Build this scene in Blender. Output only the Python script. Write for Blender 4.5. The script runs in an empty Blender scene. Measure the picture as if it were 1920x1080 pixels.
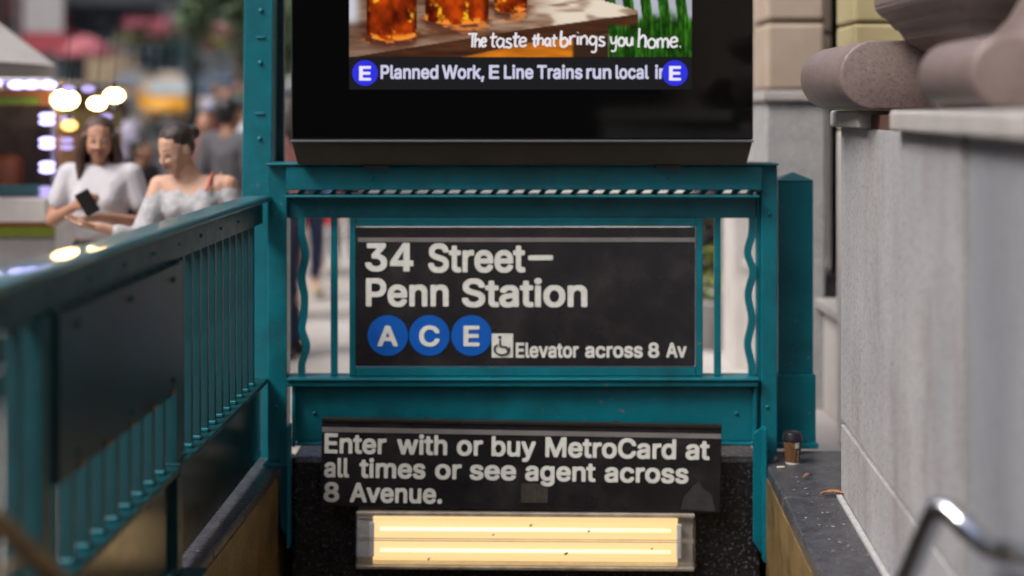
import bpy, bmesh, math, random, json
import numpy as np
from mathutils import Vector, Matrix, Euler
from mathutils.geometry import delaunay_2d_cdt
from mathutils import noise as mnoise

# ---------------------------------------------------------------- camera, world, sun, exposure
S = bpy.context.scene
COL = S.collection
FPX = 2667.0          # focal length in photo pixels (1920 wide)
HZ = 207.0            # photo row of the horizon
EYE = 1.6
YF = 5.93             # distance of the stair-end frame
cam_d = bpy.data.cameras.new('camera')
cam = bpy.data.objects.new('camera', cam_d); COL.objects.link(cam)
cam.location = (0, 0, EYE); cam.rotation_euler = (math.pi/2, 0, 0)
cam_d.sensor_width = 36.0; cam_d.lens = 36.0*FPX/1920.0
cam_d.shift_y = -(540.0-HZ)/1920.0
cam_d.clip_start = 0.05; cam_d.clip_end = 2000
cam_d.dof.use_dof = True; cam_d.dof.focus_distance = 5.2; cam_d.dof.aperture_fstop = 0.74
cam_d.dof.aperture_blades = 0
S.camera = cam
w = bpy.data.worlds.new('World'); S.world = w; w.use_nodes = True
nt = w.node_tree; nt.nodes.clear()
sky = nt.nodes.new('ShaderNodeTexSky'); sky.sky_type = 'NISHITA'; sky.sun_disc = False
SUN_EL, SUN_AZ = math.radians(48), math.radians(237)
sky.sun_elevation = SUN_EL; sky.sun_rotation = SUN_AZ; sky.air_density = 1.0; sky.dust_density = 5.0; sky.ozone_density = 1.0
bgn = nt.nodes.new('ShaderNodeBackground'); bgn.inputs['Strength'].default_value = 0.13
wo = nt.nodes.new('ShaderNodeOutputWorld')
nt.links.new(sky.outputs[0], bgn.inputs[0]); nt.links.new(bgn.outputs[0], wo.inputs[0])
sd = bpy.data.lights.new('sun', 'SUN'); sd.energy = 1.4; sd.angle = math.radians(20); sd.color = (1, .985, .97)
sun = bpy.data.objects.new('sun', sd); COL.objects.link(sun)
_sv = Vector((math.sin(SUN_AZ)*math.cos(SUN_EL), math.cos(SUN_AZ)*math.cos(SUN_EL), math.sin(SUN_EL)))
sun.rotation_euler = _sv.to_track_quat('Z', 'Y').to_euler()
S.view_settings.view_transform = 'Standard'; S.view_settings.look = 'None'
S.view_settings.exposure = 1.0; S.view_settings.gamma = 1.0; S.view_settings.use_curve_mapping = False

rnd = random.Random(7)

# ---------------------------------------------------------------- helpers
def P(px, py, Y):
    return Vector(((px-960.0)/FPX*Y, Y, EYE-(py-HZ)/FPX*Y))
def FX(px, Y=YF): return (px-960.0)/FPX*Y
def FZ(py, Y=YF): return EYE-(py-HZ)/FPX*Y

def tag(o, label=None, cat=None, group=None, kind=None):
    if label: o['label'] = label
    if cat: o['category'] = cat
    if group: o['group'] = group
    if kind: o['kind'] = kind
    return o
def thing(name, label, cat, loc=(0, 0, 0), rz=0, group=None, ry=0):
    o = bpy.data.objects.new(name, None); COL.objects.link(o)
    o.location = loc; o.rotation_euler = (0, ry, rz); o.empty_display_size = .1
    return tag(o, label, cat, group)
def link(name, me, m=None, parent=None, loc=None, rot=None):
    o = bpy.data.objects.new(name, me); COL.objects.link(o)
    if m is not None and not me.materials: me.materials.append(m)
    if parent: o.parent = parent
    if loc is not None: o.location = loc
    if rot is not None: o.rotation_euler = rot
    return o
def finish(bm, name, smooth=False):
    me = bpy.data.meshes.new(name); bm.to_mesh(me); bm.free()
    if smooth:
        for p in me.polygons: p.use_smooth = True
    return me
def box_bm(mn, mx, bev=0.0, seg=1):
    bm = bmesh.new(); bmesh.ops.create_cube(bm, size=1)
    for v in bm.verts:
        v.co = Vector([(mn[i]+mx[i])/2+v.co[i]*(mx[i]-mn[i]) for i in range(3)])
    if bev > 0: bmesh.ops.bevel(bm, geom=bm.edges[:], offset=bev, segments=seg, affect='EDGES', profile=.5)
    return bm
def box(name, mn, mx, m, parent=None, bev=0.0, seg=1):
    return link(name, finish(box_bm(mn, mx, bev, seg), name), m, parent)
def join_bm(dst, src, mat=None):
    me = bpy.data.meshes.new('t'); src.to_mesh(me); src.free()
    if mat is not None: me.transform(mat)
    dst.from_mesh(me); bpy.data.meshes.remove(me)
def prism_bm(pts, axis, a, b, bev=0.0):
    """pts: 2D outline; axis 'x','y' or 'z' is the extrusion axis, from a to b"""
    bm = bmesh.new()
    def mk(p, t): return {'x': (t, p[0], p[1]), 'y': (p[0], t, p[1]), 'z': (p[0], p[1], t)}[axis]
    va = [bm.verts.new(mk(p, a)) for p in pts]; vb = [bm.verts.new(mk(p, b)) for p in pts]
    n = len(pts)
    bm.faces.new(va[::-1]); bm.faces.new(vb)
    for i in range(n): bm.faces.new((va[i], va[(i+1) % n], vb[(i+1) % n], vb[i]))
    bmesh.ops.recalc_face_normals(bm, faces=bm.faces[:])
    if bev > 0:
        es = [e for e in bm.edges if e.calc_face_angle(0) > .6]
        bmesh.ops.bevel(bm, geom=es, offset=bev, segments=2, affect='EDGES', profile=.5)
    return bm
def tube_bm(path, r, seg=12, closed=False, radii=None):
    bm = bmesh.new(); pts = [Vector(p) for p in path]; n = len(pts); rings = []
    up = Vector((0, 0, 1))
    t0 = (pts[1]-pts[0]).normalized()
    nrm = t0.orthogonal().normalized()
    for i, p in enumerate(pts):
        t = ((pts[min(i+1, n-1)]-p).normalized()+(p-pts[max(i-1, 0)]).normalized()).normalized() if 0 < i < n-1 else (t0 if i == 0 else (p-pts[i-1]).normalized())
        nrm = (nrm-t*nrm.dot(t)).normalized(); bn = t.cross(nrm)
        rr = radii[i] if radii else r
        rings.append([bm.verts.new(p+(nrm*math.cos(2*math.pi*k/seg)+bn*math.sin(2*math.pi*k/seg))*rr) for k in range(seg)])
    for a, b in zip(rings, rings[1:]):
        for k in range(seg): bm.faces.new((a[k], a[(k+1) % seg], b[(k+1) % seg], b[k]))
    bm.faces.new(rings[0][::-1]); bm.faces.new(rings[-1])
    bmesh.ops.recalc_face_normals(bm, faces=bm.faces[:])
    return bm
def bezier(pts, n=8):
    """Catmull-Rom through pts"""
    P_ = [Vector(p) for p in pts]; out = []
    for i in range(len(P_)-1):
        p0, p1, p2, p3 = P_[max(i-1, 0)], P_[i], P_[i+1], P_[min(i+2, len(P_)-1)]
        for k in range(n):
            t = k/n
            out.append(.5*((2*p1)+(p2-p0)*t+(2*p0-5*p1+4*p2-p3)*t*t+(3*p1-p0-3*p2+p3)*t**3))
    out.append(P_[-1]); return out
def lathe_bm(prof, seg=28, cap=True):
    bm = bmesh.new(); rings = []
    for r, z in prof:
        rings.append([bm.verts.new((r*math.cos(2*math.pi*k/seg), r*math.sin(2*math.pi*k/seg), z)) for k in range(seg)])
    for a, b in zip(rings, rings[1:]):
        for k in range(seg): bm.faces.new((a[k], a[(k+1) % seg], b[(k+1) % seg], b[k]))
    if cap: bm.faces.new(rings[0][::-1]); bm.faces.new(rings[-1])
    bmesh.ops.recalc_face_normals(bm, faces=bm.faces[:])
    return bm

# ---------------------------------------------------------------- materials
def mat(name, col, rough=.6, metal=0.0, var=0.0, scale=8.0, col2=None, bump=0.0, bscale=60.0, speck=0.0, sscale=300.0,
        scol=(.02, .02, .02), emit=None, estr=0.0, coat=0.0, sss=0.0, stretch=None, rvar=0.0, dirt=None, dscale=3.0, damt=.5, spec=.5):
    m = bpy.data.materials.new(name); m.use_nodes = True
    N, L = m.node_tree.nodes, m.node_tree.links
    b = N['Principled BSDF']
    b.inputs['Roughness'].default_value = rough; b.inputs['Metallic'].default_value = metal
    b.inputs['Base Color'].default_value = (*col, 1); b.inputs['Coat Weight'].default_value = coat
    b.inputs['Specular IOR Level'].default_value = spec
    if sss: b.inputs['Subsurface Weight'].default_value = sss; b.inputs['Subsurface Radius'].default_value = (.02, .008, .004)
    if emit: b.inputs['Emission Color'].default_value = (*emit, 1); b.inputs['Emission Strength'].default_value = estr
    tc = N.new('ShaderNodeTexCoord'); src = tc.outputs['Object']
    if stretch:
        mp = N.new('ShaderNodeMapping'); mp.inputs['Scale'].default_value = stretch; L.new(src, mp.inputs[0]); src = mp.outputs[0]
    def nz(sc, det=5, rg=.6):
        n = N.new('ShaderNodeTexNoise'); n.inputs['Scale'].default_value = sc; n.inputs['Detail'].default_value = det
        n.inputs['Roughness'].default_value = rg; L.new(src, n.inputs['Vector']); return n
    cur = None
    if var > 0 or col2:
        n = nz(scale); r = N.new('ShaderNodeValToRGB'); L.new(n.outputs['Fac'], r.inputs[0])
        c2 = col2 or tuple(min(1, c*(1+var)) for c in col); c1 = col if col2 else tuple(c*(1-var) for c in col)
        r.color_ramp.elements[0].color = (*c1, 1); r.color_ramp.elements[1].color = (*c2, 1)
        r.color_ramp.elements[0].position = .32; r.color_ramp.elements[1].position = .68
        cur = r.outputs[0]
    def mixin(cur, fac, c):
        mx = N.new('ShaderNodeMix'); mx.data_type = 'RGBA'
        if cur is not None: L.new(cur, mx.inputs[6])
        else: mx.inputs[6].default_value = (*col, 1)
        mx.inputs[7].default_value = (*c, 1); L.new(fac, mx.inputs[0]); return mx.outputs[2]
    def thr(n, a, bb, mul=1.0):
        r = N.new('ShaderNodeMapRange'); r.inputs[1].default_value = a; r.inputs[2].default_value = bb; r.inputs[4].default_value = mul
        L.new(n.outputs['Fac'], r.inputs[0]); return r.outputs[0]
    if dirt: cur = mixin(cur, thr(nz(dscale, 8, .7), .5, .72, damt), dirt)
    if speck != 0: cur = mixin(cur, thr(nz(sscale, 2, .5), .62-.1*speck, .66-.1*speck, .85), scol)
    if cur is not None: L.new(cur, b.inputs['Base Color'])
    if rvar > 0:
        r = N.new('ShaderNodeMapRange'); r.inputs[3].default_value = max(0, rough-rvar); r.inputs[4].default_value = min(1, rough+rvar)
        L.new(nz(scale*2+3).outputs['Fac'], r.inputs[0]); L.new(r.outputs[0], b.inputs['Roughness'])
    if bump > 0:
        bp = N.new('ShaderNodeBump'); bp.inputs['Strength'].default_value = bump; bp.inputs['Distance'].default_value = .01
        L.new(nz(bscale, 6, .65).outputs['Fac'], bp.inputs['Height']); L.new(bp.outputs[0], b.inputs['Normal'])
    return m
M = {}
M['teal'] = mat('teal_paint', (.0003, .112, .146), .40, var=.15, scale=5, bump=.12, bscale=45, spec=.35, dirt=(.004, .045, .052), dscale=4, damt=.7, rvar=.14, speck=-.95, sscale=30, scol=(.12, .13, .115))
M['teal_rail'] = mat('shaded_teal_paint', (.001, .043, .055), .42, var=.25, scale=6, bump=.15, bscale=40, spec=.4, dirt=(.004, .025, .03), dscale=4, damt=.6, rvar=.15)  # teal darkened to paint in the railing's shaded inner side, plus random grime
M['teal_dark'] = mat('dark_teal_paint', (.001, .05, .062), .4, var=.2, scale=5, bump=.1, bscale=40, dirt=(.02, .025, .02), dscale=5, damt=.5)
M['teal_gloss'] = mat('sky_sheen_teal', (.06, .165, .185), .36, var=.3, scale=8, bump=.12, bscale=60, coat=.6)  # paler teal paints the sky's highlight onto the rail top
M['kick'] = mat('dark_kick_plate', (.006, .022, .026), .22, var=.3, scale=5, dirt=(.04, .03, .02), dscale=4, damt=.6, rvar=.1)
M['black_glass'] = mat('black_glass', (.002, .002, .002), .06, rvar=.03, spec=.35)
M['black_metal'] = mat('black_powder_coat', (.012, .011, .010), .45, var=.3, scale=6, bump=.05)
M['lip_metal'] = mat('screen_edge_metal', (.16, .17, .19), .35, .6)
M['sign_black'] = mat('sign_black_enamel', (.011, .010, .012), .3, var=.3, scale=7, dirt=(.05, .045, .045), dscale=5, damt=.45, bump=.02, rvar=.1)
M['sign_grey'] = mat('sign_grey_stripe', (.16, .15, .145), .4, var=.15, scale=9)
M['sign_white'] = mat('sign_white_lettering', (.60, .61, .57), .45, var=.08, scale=30)
M['sign_blue'] = mat('sign_blue_disc', (.002, .085, .40), .35, var=.06, scale=20)
M['sticker'] = mat('old_sticker', (.040, .033, .028), .6, var=.35, scale=30)
M['granite_black'] = mat('black_painted_granite', (.010, .010, .011), .28, var=.4, scale=20, bump=.55, bscale=28, speck=.2, sscale=90, scol=(.12, .12, .14), rvar=.15)
M['kerb_dark'] = mat('dark_kerb_stone', (.022, .023, .028), .32, col2=(.060, .060, .070), scale=14, bump=.35, bscale=50, speck=.2, sscale=120, scol=(.16, .16, .18), rvar=.15)
M['kerb_inner'] = mat('kerb_inner_face', (.15, .098, .036), .42, var=.35, scale=6, bump=.5, bscale=35, dirt=(.022, .016, .010), dscale=4, damt=.7)  # yellow base colour paints in part of the stair light's warm glow
M['grout'] = mat('pale_grout', (.36, .36, .36), .8, var=.2, scale=40, bump=.4, bscale=80)
M['granite_grey'] = mat('grey_granite', (.315, .315, .335), .75, col2=(.42, .415, .43), scale=2.6, bump=.6, bscale=120, speck=.35, sscale=170, scol=(.18, .17, .18), dirt=(.20, .17, .155), dscale=1.6, damt=.85, stretch=(1, 1, .35))
M['granite_cool'] = mat('cool_grey_granite', (.24, .255, .29), .75, col2=(.32, .33, .36), scale=2.0, bump=.6, bscale=120, speck=.35, sscale=170, scol=(.15, .155, .17), stretch=(1, 1, .4), dirt=(.16, .16, .17), dscale=1.5, damt=.5)
M['coping'] = mat('pale_coping_stone', (.36, .345, .33), .7, col2=(.44, .42, .41), scale=6, bump=.35, bscale=90, speck=.4, sscale=240, scol=(.2, .19, .19))
M['rust'] = mat('rusty_recess', (.085, .035, .022), .8, var=.4, scale=20, bump=.3)
M['brownstone'] = mat('polished_brown_granite', (.150, .112, .105), .42, col2=(.235, .180, .168), scale=5, bump=.3, bscale=60, speck=.4, sscale=180, scol=(.09, .07, .065), dirt=(.09, .07, .065), dscale=5, damt=.7, rvar=.1)
M['granite_speck'] = mat('speckled_granite', (.38, .38, .39), .75, col2=(.48, .475, .47), scale=12, bump=.4, bscale=120, speck=.9, sscale=130, scol=(.13, .13, .14))
M['limestone'] = mat('beige_limestone', (.36, .285, .22), .8, col2=(.44, .355, .285), scale=3, bump=.3, bscale=60, dirt=(.28, .21, .16), dscale=2, damt=.4)
M['limestone_pale'] = mat('pale_limestone', (.46, .44, .425), .8, col2=(.55, .53, .51), scale=3, bump=.3, bscale=70, dirt=(.36, .33, .31), dscale=2.5, damt=.4)
M['limestone_yellow'] = mat('yellow_limestone', (.34, .29, .15), .8, col2=(.42, .36, .20), scale=2, bump=.3, bscale=60)
M['window_dark'] = mat('dark_window_glass', (.006, .006, .008), .08)
M['bronze'] = mat('dark_bronze_frame', (.022, .020, .018), .4, .3, var=.2)
M['steel'] = mat('brushed_stainless', (.66, .67, .70), .2, 1.0, var=.12, scale=14, stretch=(1, 1, 8), rvar=.08)
M['sidewalk'] = mat('concrete_paving', (.40, .38, .36), .85, col2=(.50, .47, .445), scale=1.6, bump=.35, bscale=90, speck=.3, sscale=150, scol=(.22, .2, .19), dirt=(.24, .22, .205), dscale=1.1, damt=.5)
M['asphalt'] = mat('asphalt', (.07, .07, .073), .85, col2=(.10, .10, .10), scale=1.5, bump=.5, bscale=70, speck=.4, sscale=200, scol=(.15, .15, .15))
M['road_paint'] = mat('road_paint', (.62, .62, .60), .7, var=.2, scale=4)
M['kerb'] = mat('granite_kerb', (.30, .30, .31), .8, var=.15, scale=9, bump=.2)
M['lamp_glow'] = mat('warm_diffuser', (.12, .09, .05), .5, emit=(1, .64, .26), estr=.64)
M['tube_glow'] = mat('fluorescent_tube', (.9, .85, .7), .4, emit=(1, .72, .37), estr=.80)
M['fixture'] = mat('aged_fixture_metal', (.36, .31, .25), .4, .3, var=.3, scale=12)

# diffuse clear plastic lens
def clear(name, tint=(.9, .92, .95), fac=.16, rough=.12):
    m = bpy.data.materials.new(name); m.use_nodes = True; N, L = m.node_tree.nodes, m.node_tree.links; N.clear()
    o = N.new('ShaderNodeOutputMaterial'); t = N.new('ShaderNodeBsdfTransparent'); g = N.new('ShaderNodeBsdfGlossy'); mx = N.new('ShaderNodeMixShader')
    t.inputs[0].default_value = (*tint, 1); g.inputs['Roughness'].default_value = rough; mx.inputs[0].default_value = fac
    L.new(t.outputs[0], mx.inputs[1]); L.new(g.outputs[0], mx.inputs[2]); L.new(mx.outputs[0], o.inputs[0]); return m
M['lens'] = clear('clear_lens', fac=.1)

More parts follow.
